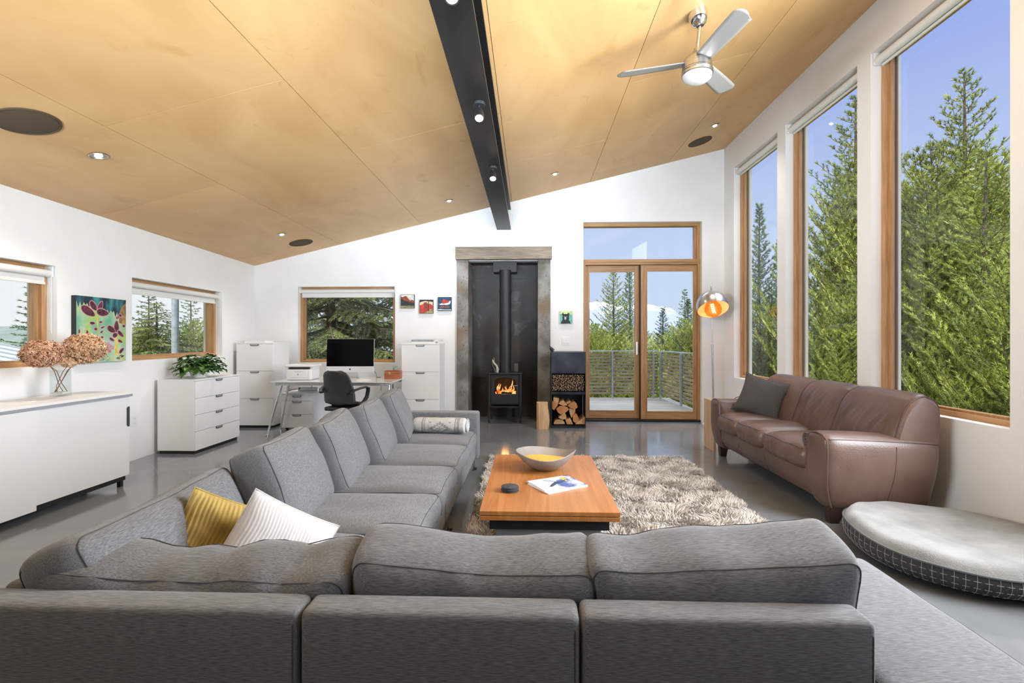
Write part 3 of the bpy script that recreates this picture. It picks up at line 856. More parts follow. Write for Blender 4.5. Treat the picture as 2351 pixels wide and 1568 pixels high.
# kindling, each stick its own object
kp = []
for k in range(4):
    mb = MB(); n = 4 + k % 3
    poly = [((.0070 + .0025 * rnd.random()) * math.cos(2 * PI * i / n + rnd.uniform(-.3, .3)), (.0070 + .0025 * rnd.random()) * math.sin(2 * PI * i / n + rnd.uniform(-.3, .3))) for i in range(n)]
    mb.prism(poly, 'y', 0, .25)
    kp.append(mb)
protos = []
zb = .517
cnt = 0
for r_ in range(12):
    for c_ in range(22):
        x = RX0 + .021 + c_ * .0208 + (r_ % 2) * .009 + rnd.uniform(-.005, .005)
        z = zb + .011 + r_ * .0185 + rnd.uniform(-.004, .004)
        if x > RX1 - .019: continue
        k = cnt % 4; cnt += 1
        loc = (x, RY + .015 + rnd.uniform(0, .03), z); ry = rnd.uniform(0, 6.28)
        if len(protos) < 4:
            o = obj('kindling_stick', kp[k], KIND)
            protos.append(o)
            tag(o, 'thin stick of split kindling packed on the middle shelf of the log rack', 'kindling', 'kindling on the middle shelf of the rack')
        else:
            o = protos[k].copy(); COL.objects.link(o)
        o.location = loc; o.rotation_euler = (0, ry, 0)
# standing log on the floor
lg = MB()
def lfn(u, v):
    a = 2 * PI * u
    rx, ry = .082, .07
    w = 1 + .06 * math.sin(3 * a) + .02 * math.sin(9 * a + v * 3)
    return (rx * w * (abs(math.cos(a)) ** .55) * (1 if math.cos(a) > 0 else -1) + .012 * math.sin(v * 5) * (1 if math.cos(a) > 0 else 0), ry * w * (abs(math.sin(a)) ** .6) * (1 if math.sin(a) > 0 else -1), v * .365)
lg.grid(lfn, 40, 10, True)
lg.add([lfn(i / 40, 1) for i in range(40)], [tuple(range(40))]).add([lfn(i / 40, 0) for i in range(40)], [tuple(range(39, -1, -1))])
lo_ = obj('firewood_log', lg, BIRCHWOOD, loc=(.187, 6.72, 0))
tag(lo_, 'split log standing upright on the floor beside the log rack', 'log')

# pictures ---------------------------------------------------------------
def flatpoly(mb, pts, w, h, x0, z0, y, m):
    """pts in 0..1 of the picture, z up"""
    mb.m = m
    mb.add([(x0 + p[0] * w, y, z0 + p[1] * h) for p in pts], [tuple(range(len(pts)))])
def colmat(name, c, c2=None, sc=30): return mat(name, c, .6, var=c2 or tuple(min(1, v * 1.5 + .01) for v in c), scale=sc, detail=3)
P_SKY = colmat('painted_pale_sky', (.50, .50, .46)); P_DARK = colmat('painted_dark', (.012, .014, .018), (.03, .03, .035)); P_RUST = colmat('painted_rust', (.18, .035, .02), (.30, .07, .03))
P_RED = colmat('painted_red', (.36, .02, .025), (.55, .06, .03)); P_OCHRE = colmat('painted_ochre', (.22, .17, .04), (.42, .36, .16)); P_CREAM = colmat('painted_cream', (.55, .48, .30))
P_NAVY = colmat('painted_navy', (.008, .03, .08), (.02, .08, .16)); P_WHITE = colmat('painted_white', (.62, .62, .62)); P_BROWN = colmat('painted_brown', (.12, .05, .03), (.22, .10, .05))
P_TEAL = colmat('painted_teal', (.10, .38, .34), (.20, .55, .50)); P_LIME = colmat('painted_lime', (.45, .55, .25)); P_BLACKB = colmat('painted_bear_black', (.008, .01, .014), (.02, .025, .03)); P_GREYB = colmat('painted_muzzle', (.45, .47, .48))
def picture(x0, z1, size, label, shapes, mats, edge=BLACK, name='canvas_painting'):
    t = thing(name, label, 'painting', (x0 + size / 2, YB - .02, z1 - size), 0, 'small canvases on the back wall')
    obj('canvas', MB().box(-size / 2, -.015, 0, size / 2, .018, size), edge, t, bevel=.002)
    mb = MB()
    y = -.0155
    for k, (mi, pts) in enumerate(shapes):
        flatpoly(mb, pts, size * .95, size * .95, -size * .475, size * .025, y - .0003 * k, mi)
    obj('painted_image', mb, mats, t)
full = [(0, 0), (1, 0), (1, 1), (0, 1)]
picture(-1.935, 1.913, .208, 'small square painting of a rust mountain over a dark treeline under a pale sky', [(0, full), (1, [(0, .2), (1, .2), (1, .55), (.85, .62), (.7, .56), (.6, .66), (.45, .88), (.3, .9), (.15, .82), (0, .84)]), (2, [(0, .15), (1, .15), (1, .4), (.7, .42), (.5, .5), (.35, .55), (0, .68)]), (3, [(0, 0), (1, 0), (1, .13), (.6, .18), (.35, .14), (0, .16)]), (4, [(.36, .07), (.8, .06), (1, .09), (1, .12), (.6, .1)])], [P_SKY, P_RUST, P_DARK, P_OCHRE, P_NAVY])
picture(-1.65, 1.833, .208, 'small square painting of bright red hills with a green meadow, lowest of the trio', [(0, full), (4, [(0, .82), (.4, .92), (1, .85), (1, 1), (0, 1)]), (1, [(0, .0), (1, 0), (1, .58), (.8, .72), (.62, .68), (.5, .88), (.3, .74), (.1, .6), (0, .6)]), (2, [(.38, .3), (.6, .35), (.62, .7), (.5, .82), (.4, .7)]), (3, [(.3, 0), (1, 0), (1, .35), (.75, .28), (.5, .12)]), (4, [(.36, .2), (.39, .2), (.39, .85), (.36, .85)]), (4, [(.62, .15), (.69, .15), (.7, .9), (.64, .9)])], [P_CREAM, P_RED, P_RUST, P_OCHRE, P_DARK])
picture(-1.373, 1.872, .208, 'small painting of a red peak above white snow on blue, next to the concrete column', [(0, full), (1, [(.3, .5), (.85, .5), (.8, .74), (.55, .8), (.42, .88), (.36, .8)]), (2, [(.0, .5), (.2, .5), (.27, .56), (.4, .5), (.6, .55), (.8, .6), (.9, .75), (.97, .72), (.92, .5), (.75, .44), (.6, .42), (.4, .45), (.2, .42), (.1, .48)]), (3, [(.08, .18), (.9, .18), (.82, .32), (.66, .4), (.5, .3), (.42, .4), (.28, .38), (.16, .3)]), (2, [(0, .03), (1, .03), (1, .07), (.6, .06), (.2, .1), (0, .08)])], [P_NAVY, P_RED, P_WHITE, P_BROWN])
bear = [(.06, 0), (.88, 0), (.80, .18), (.70, .30), (.74, .45), (.72, .60), (.76, .74), (.74, .84), (.66, .86), (.58, .76), (.45, .78), (.34, .75), (.26, .85), (.17, .83), (.17, .70), (.22, .60), (.19, .46), (.22, .32), (.12, .16)]
el_ = lambda cx, cy, rx, ry, n=14: [(cx + rx * math.cos(2 * PI * i / n), cy + ry * math.sin(2 * PI * i / n)) for i in range(n)]
picture(.45, 1.662, .198, 'small square painting of a black bear on turquoise above the light switch', [(0, full), (1, [(0, .78), (1, .72), (1, 1), (0, 1)]), (2, bear), (3, el_(.44, .43, .075, .13)), (2, el_(.46, .36, .03, .035)), (3, el_(.36, .56, .03, .02)), (3, el_(.54, .56, .03, .02))], [P_TEAL, P_LIME, P_BLACKB, P_GREYB], edge=P_WHITE)
sw = thing('light_switch', 'white double rocker light switch under the bear painting', 'light switch', (.545, YB, 1.21))
obj('cover_plate', MB().box(-.06, -.006, -.06, .06, .0, .06), WHITE2, sw, bevel=.003)
for s_ in (-.024, .024): obj('rocker', MB().box(s_ - .017, -.011, -.034, s_ + .017, -.005, .034), WHITE2, sw, bevel=.002)

# floral painting on the left wall
PAINTBG = mat('floral_background', (.16, .42, .26), .6, var=(.52, .62, .42), scale=7, stretch=(1, 1, .55), detail=6, ramp=(.35, .65))
mix_second(PAINTBG, (.36, .55, .12), 5, (.56, .66))
mix_second(PAINTBG, (.50, .55, .58), 6.5, (.6, .7))
FT = mat('floral_dark_top', (.012, .022, .05), .6, var=(.06, .34, .33), scale=9, stretch=(1, 1, .35), detail=4, ramp=(.45, .66))
FP1 = colmat('plum_petal', (.03, .008, .014), (.17, .03, .06), 26); FP2 = colmat('pink_outline', (.52, .22, .26), (.62, .42, .42)); FP3 = colmat('yellow_stem_paint', (.55, .40, .08)); FP4 = colmat('pink_bloom_paint', (.45, .16, .25), (.62, .36, .42)); FP5 = colmat('brown_corner_paint', (.20, .12, .05), (.45, .28, .10))
pa = lw(4.28)
A0, B0 = lw(4.10), lw(4.66)
pw = (B0 - A0).length; ph = .60
fpn = thing('floral_painting', 'large canvas of dark plum flowers on green, hung between the two left-wall windows', 'painting', lw(4.10, .0) + Vector((0, 0, 1.03)), R(90) + LA)
obj('canvas', MB().box(0, -.045, 0, pw, 0, ph), BLACK, fpn, bevel=.002)
mb = MB()
SH = []
SH.append((0, [(0.0, 0), (1, 0), (1, 1), (0, 1)]))
SH.append((1, [(0, 1), (0, .93)] + [(k / 30, .93 - .17 * (k / 30) - (.07 if k % 2 else 0) * (1 + .6 * math.sin(k * 2.3))) for k in range(1, 30)] + [(1, .76), (1, 1)]))
SH.append((6, [(.84, .62), (1, .58), (1, .95), (.92, .9), (.86, .8)]))
def petal(cx, cy, rx, ry, a, n=16):
    out = []
    for i in range(n):
        t = 2 * PI * i / n
        x, y = rx * math.cos(t), ry * math.sin(t) * (1 - .25 * math.cos(t))
        out.append((cx + x * math.cos(a) - y * math.sin(a), cy + x * math.sin(a) + y * math.cos(a)))
    return out
def flower(items):
    for cx, cy, rx, ry, a in items:
        SH.append((3, petal(cx, cy, rx + .012, ry + .012, R(a))))
        SH.append((2, petal(cx, cy, rx, ry, R(a))))
SH.append((4, [(.375, .7), (.40, .7), (.42, .45), (.40, .45)])); SH.append((4, [(.76, .42), (.80, .42), (.83, .1), (.76, .1)]))
flower([(.22, .775, .14, .06, -25), (.32, .86, .09, .045, -45), (.45, .86, .09, .04, 65), (.50, .77, .12, .052, -5)])
flower([(.79, .56, .09, .048, 88), (.68, .51, .09, .045, -25), (.88, .44, .08, .03, -35), (.76, .42, .055, .035, 20)])
flower([(.30, .60, .05, .02, 0), (.46, .62, .03, .012, 10), (.36, .51, .03, .02, 0), (.5, .54, .04, .012, 20), (.48, .47, .03, .012, 30), (.20, .45, .02, .04, 0), (.05, .47, .014, .035, 0), (.69, .35, .05, .02, -25), (.48, .38, .03, .02, 20), (.87, .32, .05, .02, -20), (.9, .17, .06, .025, 40), (.95, .57, .03, .02, 0)])
for cx, cy in ((.56, .25), (.62, .28), (.6, .2), (.66, .24), (.7, .22), (.64, .17)): SH.append((5, el_(cx, cy, .035, .03)))
flower([(.83, .72, .03, .02, 60), (.87, .74, .03, .02, -20), (.8, .70, .02, .015, 20)])
rnd = random.Random(3)
for k in range(26): 
    x = rnd.uniform(.03, .95); SH.append((rnd.choice((4, 5, 6, 1)), petal(x, rnd.uniform(.02, .09), .012, .04, R(rnd.uniform(60, 120)), 8)))
for k, (mi, pts) in enumerate(SH):
    pts = [(min(1, max(0, a)), min(1, max(0, b))) for a, b in pts]
    flatpoly(mb, pts, pw, ph, 0, 0, -.0455 - .00004 * k, mi)
obj('painted_image', mb, [PAINTBG, FT, FP1, FP2, FP3, FP4, FP5], fpn)

# outlet on the left wall
ol = thing('wall_outlet', 'white double power outlet low on the left wall past the sideboard', 'outlet', lw(4.83) + Vector((0, 0, .40)), R(90) + LA)
obj('cover_plate', MB().box(-.036, -.005, -.058, .036, 0, .058), WHITE2, ol, bevel=.002)
for z in (-.024, .024):
    s_ = obj('socket', MB().box(-.016, -.007, z - .015, .016, -.004, z + .015), WHITE2, ol, bevel=.001)
    obj('slots', MB().box(-.008, -.0075, z - .002, -.006, -.006, z + .008).box(.006, -.0075, z - .002, .008, -.006, z + .008), BLACK, s_)

# ================================================================== STORAGE
def handle_h(parent, x, y, z, w=.12, name='handle'):
    """cut-out pull: dark grey metal cup with rounded lower corners, front facing -y"""
    prof = []
    h = .024; r = .016
    pts = [(-w / 2, 0), (-w / 2, -h + r)] + [(-w / 2 + r - r * math.cos(a * PI / 8), -h + r - r * math.sin(a * PI / 8)) for a in range(1, 5)] + \
          [(w / 2 - r + r * math.sin(a * PI / 8), -h + r - r * math.cos(a * PI / 8)) for a in range(0, 5)] + [(w / 2, 0)]
    mb = MB().prism([(x + p[0], z + p[1]) for p in pts], 'y', y - .006, y + .001)
    o = obj(name, mb, DGREY, parent, bevel=.001)
    ins = [(x + p[0] * .86, z - .001 + p[1] * .62) for p in pts]
    obj('recess', MB().prism(ins, 'y', y - .0075, y - .005), SILVER, o)
    return o

def cabinet(name, label, cat, loc, rotz, w, d, h, fronts, group=None, plinth=.035, hw=.12, inset=.02):
    """front faces local -y; origin at front-left-bottom corner"""
    t = thing(name, label, cat, loc, rotz, group)
    obj('plinth', MB().box(inset, inset, 0, w - inset, d - .01, plinth), BLACK, t)
    obj('body', MB().box(0, .018, plinth, w, d, h - .016), WHITE, t, bevel=.002)
    obj('top', MB().box(0, -.002, h - .016, w, d + .002, h), WHITE, t, bevel=.002)
    z = plinth
    for fh in fronts:
        dr = obj('drawer', MB().box(.003, 0, z + .0015, w - .003, .0175, z + fh - .0025), WHITE, t, bevel=.0015)
        handle_h(dr, w / 2, 0, z + fh - .0035, hw)
        z += fh
    return t

fh = (1.19 - .035 - .016) / 3
cabinet('file_cabinet', 'tall white three-drawer file cabinet in the far left corner', 'file cabinet', (-4.095, 6.62, 0), 0, .525, .45, 1.19, [fh] * 3, 'tall white file cabinets')
cabinet('file_cabinet', 'tall white three-drawer file cabinet between the desk and the stove niche', 'file cabinet', (-1.765, 6.62, 0), 0, .525, .45, 1.182, [fh - .003] * 3, 'tall white file cabinets')
cabinet('drawer_chest', 'white four-drawer chest under the houseplant, against the left wall', 'chest of drawers', (-3.60, 5.09, 0), R(90), .80, .42, .805, [.205, .18, .18, .189])
# pedestal under the desk
pd = cabinet('drawer_pedestal', 'small white drawer pedestal on casters under the glass desk', 'drawer unit', (-3.375, 6.46, .03), 0, .44, .58, .475, [.185, .18, .078], None, .005)
for x in (.06, .38):
    for y in (.06, .52):
        obj('caster', MB().cyl((x - .012, y, -.004), (x + .012, y, -.004), .026, n=14), BLACK, pd, smooth=True)

# sideboard with sliding doors, along the left
sb = thing('sideboard', 'long low white sideboard with sliding doors and a grey top edge by the left wall', 'sideboard', (-3.40, 2.40, 0), R(90))
L_ = 1.62; D_ = .44
for x in (.05, L_ - .07): obj('foot', MB().box(x, .04, 0, x + .03, .07, .09).box(x, D_ - .08, 0, x + .03, D_ - .05, .09), BLACK, sb)
obj('base_rail', MB().box(.03, .03, .05, L_ - .03, .06, .088), BLACK, sb)
obj('body', MB().box(0, .045, .085, L_, D_, .765), WHITE, sb, bevel=.002)
obj('top', MB().box(-.01, -.012, .777, L_ + .012, D_ + .005, .795), WHITE, sb, bevel=.0015)
obj('top_edge', MB().box(-.008, -.004, .757, L_ + .006, D_, .777), GREYEDGE, sb)
dA = obj('sliding_door', MB().box(0, .0, .06, L_ * .5 + .01, .017, .755), WHITE, sb, bevel=.001)
dB = obj('sliding_door', MB().box(L_ * .5 - .03, .02, .088, L_, .038, .755), WHITE, sb, bevel=.001)
def vhandle(parent, x, y, zc, h=.17, w=.028):
    r = .012
    pts = [(x - w / 2, zc - h / 2 + r), (x - w / 2 + r, zc - h / 2), (x + w / 2, zc - h / 2), (x + w / 2, zc + h / 2), (x - w / 2 + r, zc + h / 2), (x - w / 2, zc + h / 2 - r)]
    obj('handle', MB().prism(pts, 'y', y - .005, y + .001), DGREY, parent, bevel=.001)
vhandle(dB, L_ - .016, .02, .585)
cg = thing('cable_grommet', 'thin pale cable cover lying on the sideboard top near the glass vase', 'cable cover', (-3.6, 3.35, .795), R(90))
obj('cap', MB().lathe([(.04, 0), (.04, .003), (.03, .005), (.001, .005)], 28), WHITE2, cg, smooth=True)
obj('slot', MB().box(-.02, -.004, .004, .02, .004, .006), GREYEDGE, cg)

# dried hydrangeas in a glass vase
vx, vy, vz = -3.71, 3.70, .795
va = thing('glass_vase', 'clear square glass vase holding the dried hydrangea stems on the sideboard', 'vase', (vx, vy, vz), R(12))
vm = MB(); hw_, hd_, hh_ = .046, .05, .205; tk = .006
vm.box(-hw_, -hd_, 0, hw_, hd_, .02).box(-hw_, -hd_, .02, -hw_ + tk, hd_, hh_).box(hw_ - tk, -hd_, .02, hw_, hd_, hh_).box(-hw_ + tk, -hd_, .02, hw_ - tk, -hd_ + tk, hh_).box(-hw_ + tk, hd_ - tk, .02, hw_ - tk, hd_, hh_)
obj('vase_body', vm, CLEAR, va, bevel=.001)
obj('pebble_layer', MB().box(-hw_ + tk, -hd_ + tk, .02, hw_ - tk, hd_ - tk, .032), CREAM, va)
def bloom(name, label, c, rx, ry, rz, m, n=1500, stems=(), seed=1):
    rnd = random.Random(seed)
    t = thing(name, label, 'dried flower', (vx, vy, vz + .02), 0, 'dried hydrangea heads')
    fl_ = MB()
    for i in range(n):
        a = rnd.uniform(0, 2 * PI); zc = rnd.uniform(-1, 1); rr = math.sqrt(1 - zc * zc)
        d = Vector((rr * math.cos(a), rr * math.sin(a), zc))
        k = rnd.uniform(.72, 1.0) * (1 + .16 * noise.noise(d * 3.1 + Vector((seed, 0, 0))))
        p = Vector(c) + Vector((d.x * rx * k, d.y * ry * k, d.z * rz * k))
        s_ = rnd.uniform(.008, .0135)
        nrm = (d + Vector((rnd.uniform(-.6, .6), rnd.uniform(-.6, .6), rnd.uniform(-.6, .6)))).normalized()
        u = nrm.cross(Vector((0, 0, 1)) if abs(nrm.z) < .9 else Vector((1, 0, 0))).normalized(); v = nrm.cross(u)
        an = rnd.uniform(0, PI); u, v = u * math.cos(an) + v * math.sin(an), v * math.cos(an) - u * math.sin(an)
        q = [p - u * s_ * .2, p + u * s_ + v * s_ * .4 + nrm * .004, p + v * s_ * 1.1, p - u * s_ + v * s_ * .4 + nrm * .004]
        fl_.add(q, [(0, 1, 2, 3)])
        q = [p - v * s_ * .2, p + v * -s_ + u * s_ * .5 + nrm * .004, p - v * s_ * 1.1 , p - v * s_ - u * s_ * .4 + nrm * .004]
        fl_.add(q, [(0, 1, 2, 3)])
    obj('petals', fl_, m, t, world=True)
    core = MB().sphere((0, 0, 0), 1, 14).xf(Matrix.Translation(c) @ Matrix.Diagonal((rx * .72, ry * .72, rz * .72, 1)))
    obj('flower_core', core, m, t, world=True, smooth=True)
    for st_ in stems:
        obj('stem', MB().tube(st_, .0028, 6), STEMM, t, world=True, smooth=True)
B1 = Vector((-3.62, 3.47, 1.135)); B2 = Vector((-3.66, 3.86, 1.165)); B3 = Vector((-3.69, 3.745, 1.06))
zb_ = vz + .034
bloom('dried_hydrangea', 'dusky pink-brown dried hydrangea head nearest the window, left of the three', B1, .12, .13, .098, HYD2, 2600,
      [[(vx + .02, vy + .035, zb_), (vx + .01, vy + .0, vz + .1), (vx + .02, vy - .05, vz + .2), (B1.x, B1.y, B1.z - .05)], [(vx - .01, vy + .03, zb_), (vx - .02, vy + .01, vz + .08), (vx, vy - .05, vz + .2), (B1.x, B1.y + .02, B1.z - .05)]], 1)
bloom('dried_hydrangea', 'largest pale tan dried hydrangea head in front of the flower painting', B2, .135, .15, .125, HYD, 3400,
      [[(vx, vy - .05, zb_), (vx + .01, vy - .01, vz + .1), (vx + .02, vy + .045, vz + .2), (B2.x, B2.y - .05, B2.z - .08)], [(vx - .01, vy - .03, zb_), (vx, vy, vz + .1), (vx + .01, vy + .05, vz + .2), (B2.x, B2.y - .03, B2.z - .08)]], 2)
bloom('dried_hydrangea', 'smallest dried hydrangea sprig between the two big heads', B3, .05, .055, .04, HYD, 500,
      [[(vx + .015, vy - .04, zb_), (vx + .01, vy - .045, vz + .08), (vx, vy + .02, vz + .19), (B3.x, B3.y, B3.z - .02)]], 3)

# houseplant on the drawer chest
pl = thing('potted_plant', 'bushy trailing green houseplant with glossy leaves on the white drawer chest', 'houseplant', (-3.80, 5.44, .805))
obj('pot', MB().lathe([(.07, 0), (.085, .02), (.10, .09), (.095, .09), (.085, .08), (.001, .075)], 28), WHITE2, pl, smooth=True)
rnd = random.Random(12)
lf_ = MB(); stm = MB()
for i in range(330):
    a = rnd.uniform(0, 2 * PI); el = rnd.uniform(-.35, 1.35)
    rr = rnd.uniform(.10, .25)
    c = Vector((math.cos(a) * math.cos(el) * rr * .75, math.sin(a) * math.cos(el) * rr * 1.25, .10 + math.sin(el) * rr * .72))
    c.z = max(c.z, .022)
    if rnd.random() < .07: c.x += .04; 
    out = Vector((math.cos(a), math.sin(a), rnd.uniform(-.7, .4))).normalized()
    side = out.cross(Vector((rnd.uniform(-.3, .3), rnd.uniform(-.3, .3), 1))).normalized(); up = side.cross(out)
    L2 = rnd.uniform(.045, .085); W2 = L2 * .45
    fold = .2 * W2
    pts = [c, c + out * L2 * .25 + side * W2 + up * fold, c + out * L2 * .62 + side * W2 * .75 + up * fold, c + out * L2 * 1.05 - up * L2 * .25, c + out * L2 * .62 - side * W2 * .75 + up * fold, c + out * L2 * .25 - side * W2 + up * fold, c + out * L2 * .5]
    lf_.add(pts, [(0, 1, 6), (1, 2, 6), (2, 3, 6), (3, 4, 6), (4, 5, 6), (5, 0, 6)])
    if i % 5 == 0: stm.tube([(0, 0, .07), (c.x * .5, c.y * .5, c.z * .6 + .06), tuple(c)], .0018, 5)
for k, tip in enumerate(((.05, .30, .16), (.03, .34, .10), (.16, -.08, .0), (.17, -.1, -.06))):
    T = Vector(tip)
    stm.tube([(0, .1, .1), (T.x * .6, T.y * .7, max(.08, T.z * .8)), tuple(T)], .0018, 5)
    for j in range(2):
        out = Vector((rnd.uniform(0, 1), rnd.uniform(-.6, 1), rnd.uniform(-.6, .5))).normalized(); side = out.cross(Vector((0, 0, 1))).normalized()
        L2 = .04
        lf_.add([T, T + out * L2 * .4 + side * .014, T + out * L2, T + out * L2 * .4 - side * .014], [(0, 1, 2, 3)])
obj('leaves', lf_, LEAF, pl, smooth=True)['kind'] = 'stuff'
obj('stems', stm, LEAFSTEM, pl)

# ================================================================== DESK CORNER
DX0, DX1, DY0, DY1, DZ = -3.30, -1.735, 6.03, 6.60, .70
dk = thing('desk', 'grey glass-topped desk on chrome A-frame trestles under the back window', 'desk', ((DX0 + DX1) / 2, 6.3, 0))
GTOP = mat('frosted_white_glass', (.60, .61, .61), .12, coat=.3)
obj('glass_top', MB().box(DX0, DY0, DZ - .012, DX1, DY1 + .2, DZ), GTOP, dk, world=True, bevel=.002)
obj('apron', MB().box(DX0 + .06, DY0 + .03, DZ - .05, DX1 - .04, DY0 + .05, DZ - .012).box(DX0 + .06, DY1 + .12, DZ - .05, DX1 - .04, DY1 + .14, DZ - .012), SILVER, dk, world=True)
for x in (DX0 + .09, DX1 - .07):
    tr_ = obj('trestle_rail', MB().box(x - .02, DY0 + .02, DZ - .05, x + .02, DY1 + .15, DZ - .013), SILVER, dk, world=True, bevel=.004)
    for y, dy in ((DY0 + .14, -.10), (DY0 + .31, .06)):
        sd = -.14 if x < -2.5 else .03
        obj('leg', MB().tube([(x, y, DZ - .045), (x + sd, y + dy, .012)], [.016, .012], 12).cyl((x + sd, y + dy, 0), (x + sd, y + dy, .014), .02), CHROME, dk, world=True, smooth=True)

mo = thing('computer_monitor', 'large all-in-one computer with a black screen and a silver chin on the desk', 'computer', (-2.455, 6.56, DZ), R(2))
obj('foot', MB().box(-.10, -.10, 0, .10, .09, .006), ALU, mo, bevel=.003)
obj('stand', MB().hexa([(-.095, .05, .006), (.095, .05, .006), (.095, .062, .006), (-.095, .062, .006)], [(-.085, .01, .17), (.085, .01, .17), (.085, .02, .17), (-.085, .02, .17)]), ALU, mo, bevel=.002)
M_ = Matrix.Translation((0, 0, .30)) @ Matrix.Rotation(R(-4), 4, 'X')
obj('casing', MB().box(-.325, -.004, -.215, .325, .012, .245).xf(M_), ALU, mo, bevel=.004)
obj('screen', MB().box(-.323, -.0065, -.133, .323, -.004, .243).xf(M_), SCREEN, mo)
obj('back_shell', MB().rbox(.5, .03, .34, .014, (3, 1, 3)).shift(0, .02, .015).xf(M_), ALU, mo, smooth=True)
ap = [(0, .011)] + [(.0115 * math.cos(t) * (1 - .18 * (math.cos(t * 1) > .72)), .0118 * math.sin(t)) for t in [PI / 2 - .35 - i * (2 * PI - .7) / 16 for i in range(17)]]
apm = MB().prism([(p[0], -.174 + p[1]) for p in ap], 'y', -.0055, -.004)
apm.prism([(.001, -.160), (.006, -.155), (.005, -.160)], 'y', -.0055, -.004)
obj('fruit_emblem', apm.xf(M_), BLACK, mo)
kb = thing('keyboard', 'slim white keyboard lying on the desk in front of the computer', 'keyboard', (-2.50, 6.26, DZ), R(3))
obj('tray', MB().box(-.14, -.055, 0, .14, .055, .009), ALU, kb, bevel=.003)
km = MB()
for i in range(13):
    for j in range(5): km.box(-.134 + i * .0207, -.048 + j * .0196, .008, -.134 + i * .0207 + .0175, -.048 + j * .0196 + .0165, .0115)
obj('keys', km, WHITE2, kb)
tp = thing('trackpad', 'flat white trackpad on the desk beside the keyboard', 'trackpad', (-2.17, 6.27, DZ), R(3))
obj('pad', MB().box(-.08, -.055, 0, .08, .055, .009), WHITE2, tp, bevel=.004)
obj('edge', MB().box(-.081, .05, 0, .081, .06, .011), ALU, tp, bevel=.002)
ca = thing('computer_cables', 'thin white and dark cables trailing behind the computer on the desk', 'cable', (-2.2, 6.60, DZ))
obj('white_cable', MB().tube([(-.33, -.02, .004), (-.42, -.08, .004), (-.50, -.06, .004), (-.47, .02, .004), (-.28, .05, .01), (-.22, .05, .13)], .0035, 6), WHITE2, ca, smooth=True)
obj('dark_cable', MB().tube([(.02, .1, .10), (.06, .1, .055), (.065, .1, .004), (.09, .2, .004), (.09, .213, -.01), (.09, .215, -.2)], .003, 6), BLACK, ca, smooth=True)

pr = thing('printer', 'white compact laser printer with a scanner lid on the desk', 'printer', (-3.045, 6.42, DZ), R(3))
obj('body', MB().rbox(.33, .30, .145, .018, (4, 4, 3)).shift(0, .0, .0725), WHITE2, pr, smooth=True)
obj('paper_slot', MB().box(-.13, -.148, .145, .13, .12, .168), BLACK, pr)
obj('output_flap', MB().box(-.12, -.13, .144, .12, .02, .152), DGREY, pr)
obj('scanner_body', MB().rbox(.37, .31, .032, .010, (4, 4, 1)).shift(0, .01, .186), WHITE2, pr, smooth=True)
obj('scanner_post', MB().box(-.165, -.10, .14, -.13, .14, .175).box(.13, -.10, .14, .165, .14, .175), WHITE2, pr)
obj('front_seam', MB().box(-.11, -.1515, .03, .11, -.150, .032).box(-.06, -.1515, .112, .06, -.1495, .116).box(.125, -.1515, .0, .127, -.1495, .12), GREYEDGE, pr)
obj('logo_mark', MB().lathe([(.010, 0), (.0105, .0006), (.001, .0006)], 20, mtx=Matrix.Translation((-.01, -.1505, .075)) @ Matrix.Rotation(R(90), 4, 'X')), GREYEDGE, pr)

bx = thing('wooden_box', 'small reddish wooden box with a brass latch on the desk', 'box', (-1.86, 6.56, DZ), R(0))
obj('box_body', MB().box(-.105, -.07, 0, .105, .07, .072), WOODBOX, bx, bevel=.002)
obj('lid', MB().box(-.105, -.07, .074, .105, .07, .112), WOODBOX, bx, bevel=.002)
obj('latch', MB().cyl((-.03, -.072, .08), (-.03, -.069, .08), .013, n=16).box(-.034, -.074, .062, -.026, -.071, .085), BONE, bx)
cd = thing('candle_jar', 'small clear jar with a pale green candle on the wooden box', 'candle', (-1.835, 6.56, DZ + .112))
GREENWAX = mat('pale_green_wax', (.30, .42, .34), .6)
obj('jar', MB().lathe([(.030, 0), (.032, .004), (.032, .062), (.028, .062), (.028, .006), (.001, .006)], 24), CLEAR, cd, smooth=True)
obj('wax', MB().cyl((0, 0, .007), (0, 0, .04), .0275), GREENWAX, cd)
ps = thing('power_strip', 'light grey power strip with seven sockets on the drawer pedestal', 'power strip', (-3.13, 6.74, .505), R(3))
obj('strip_body', MB().rbox(.27, .055, .038, .008, (3, 2, 2)).xf(Matrix.Translation((0, 0, .028)) @ Matrix.Rotation(R(62), 4, 'X')), mat('light_grey_plastic', (.62, .62, .62), .5), ps, smooth=True)
Mt = Matrix.Translation((0, 0, .028)) @ Matrix.Rotation(R(62), 4, 'X')
obj('switch', MB().box(-.125, -.012, .018, -.105, .012, .022).xf(Mt), BLACK, ps)
for k in range(7):
    so = obj('socket', MB().cyl((-.08 + k * .031, 0, .0185), (-.08 + k * .031, 0, .0200), .0115, n=14).xf(Mt), WHITE2, ps)
    obj('slots', MB().box(-.084 + k * .031, -.005, .020, -.082 + k * .031, .004, .0206).box(-.078 + k * .031, -.005, .020, -.076 + k * .031, .004, .0206).xf(Mt), BLACK, so)
obj('cord', MB().tube([(-.13, 0, .03), (-.20, -.06, .03), (-.26, -.14, .006)], .004, 6).tube([(.05, 0, .045), (.055, .0, .08), (.04, .02, .135)], .004, 6), DGREY, ps, smooth=True)

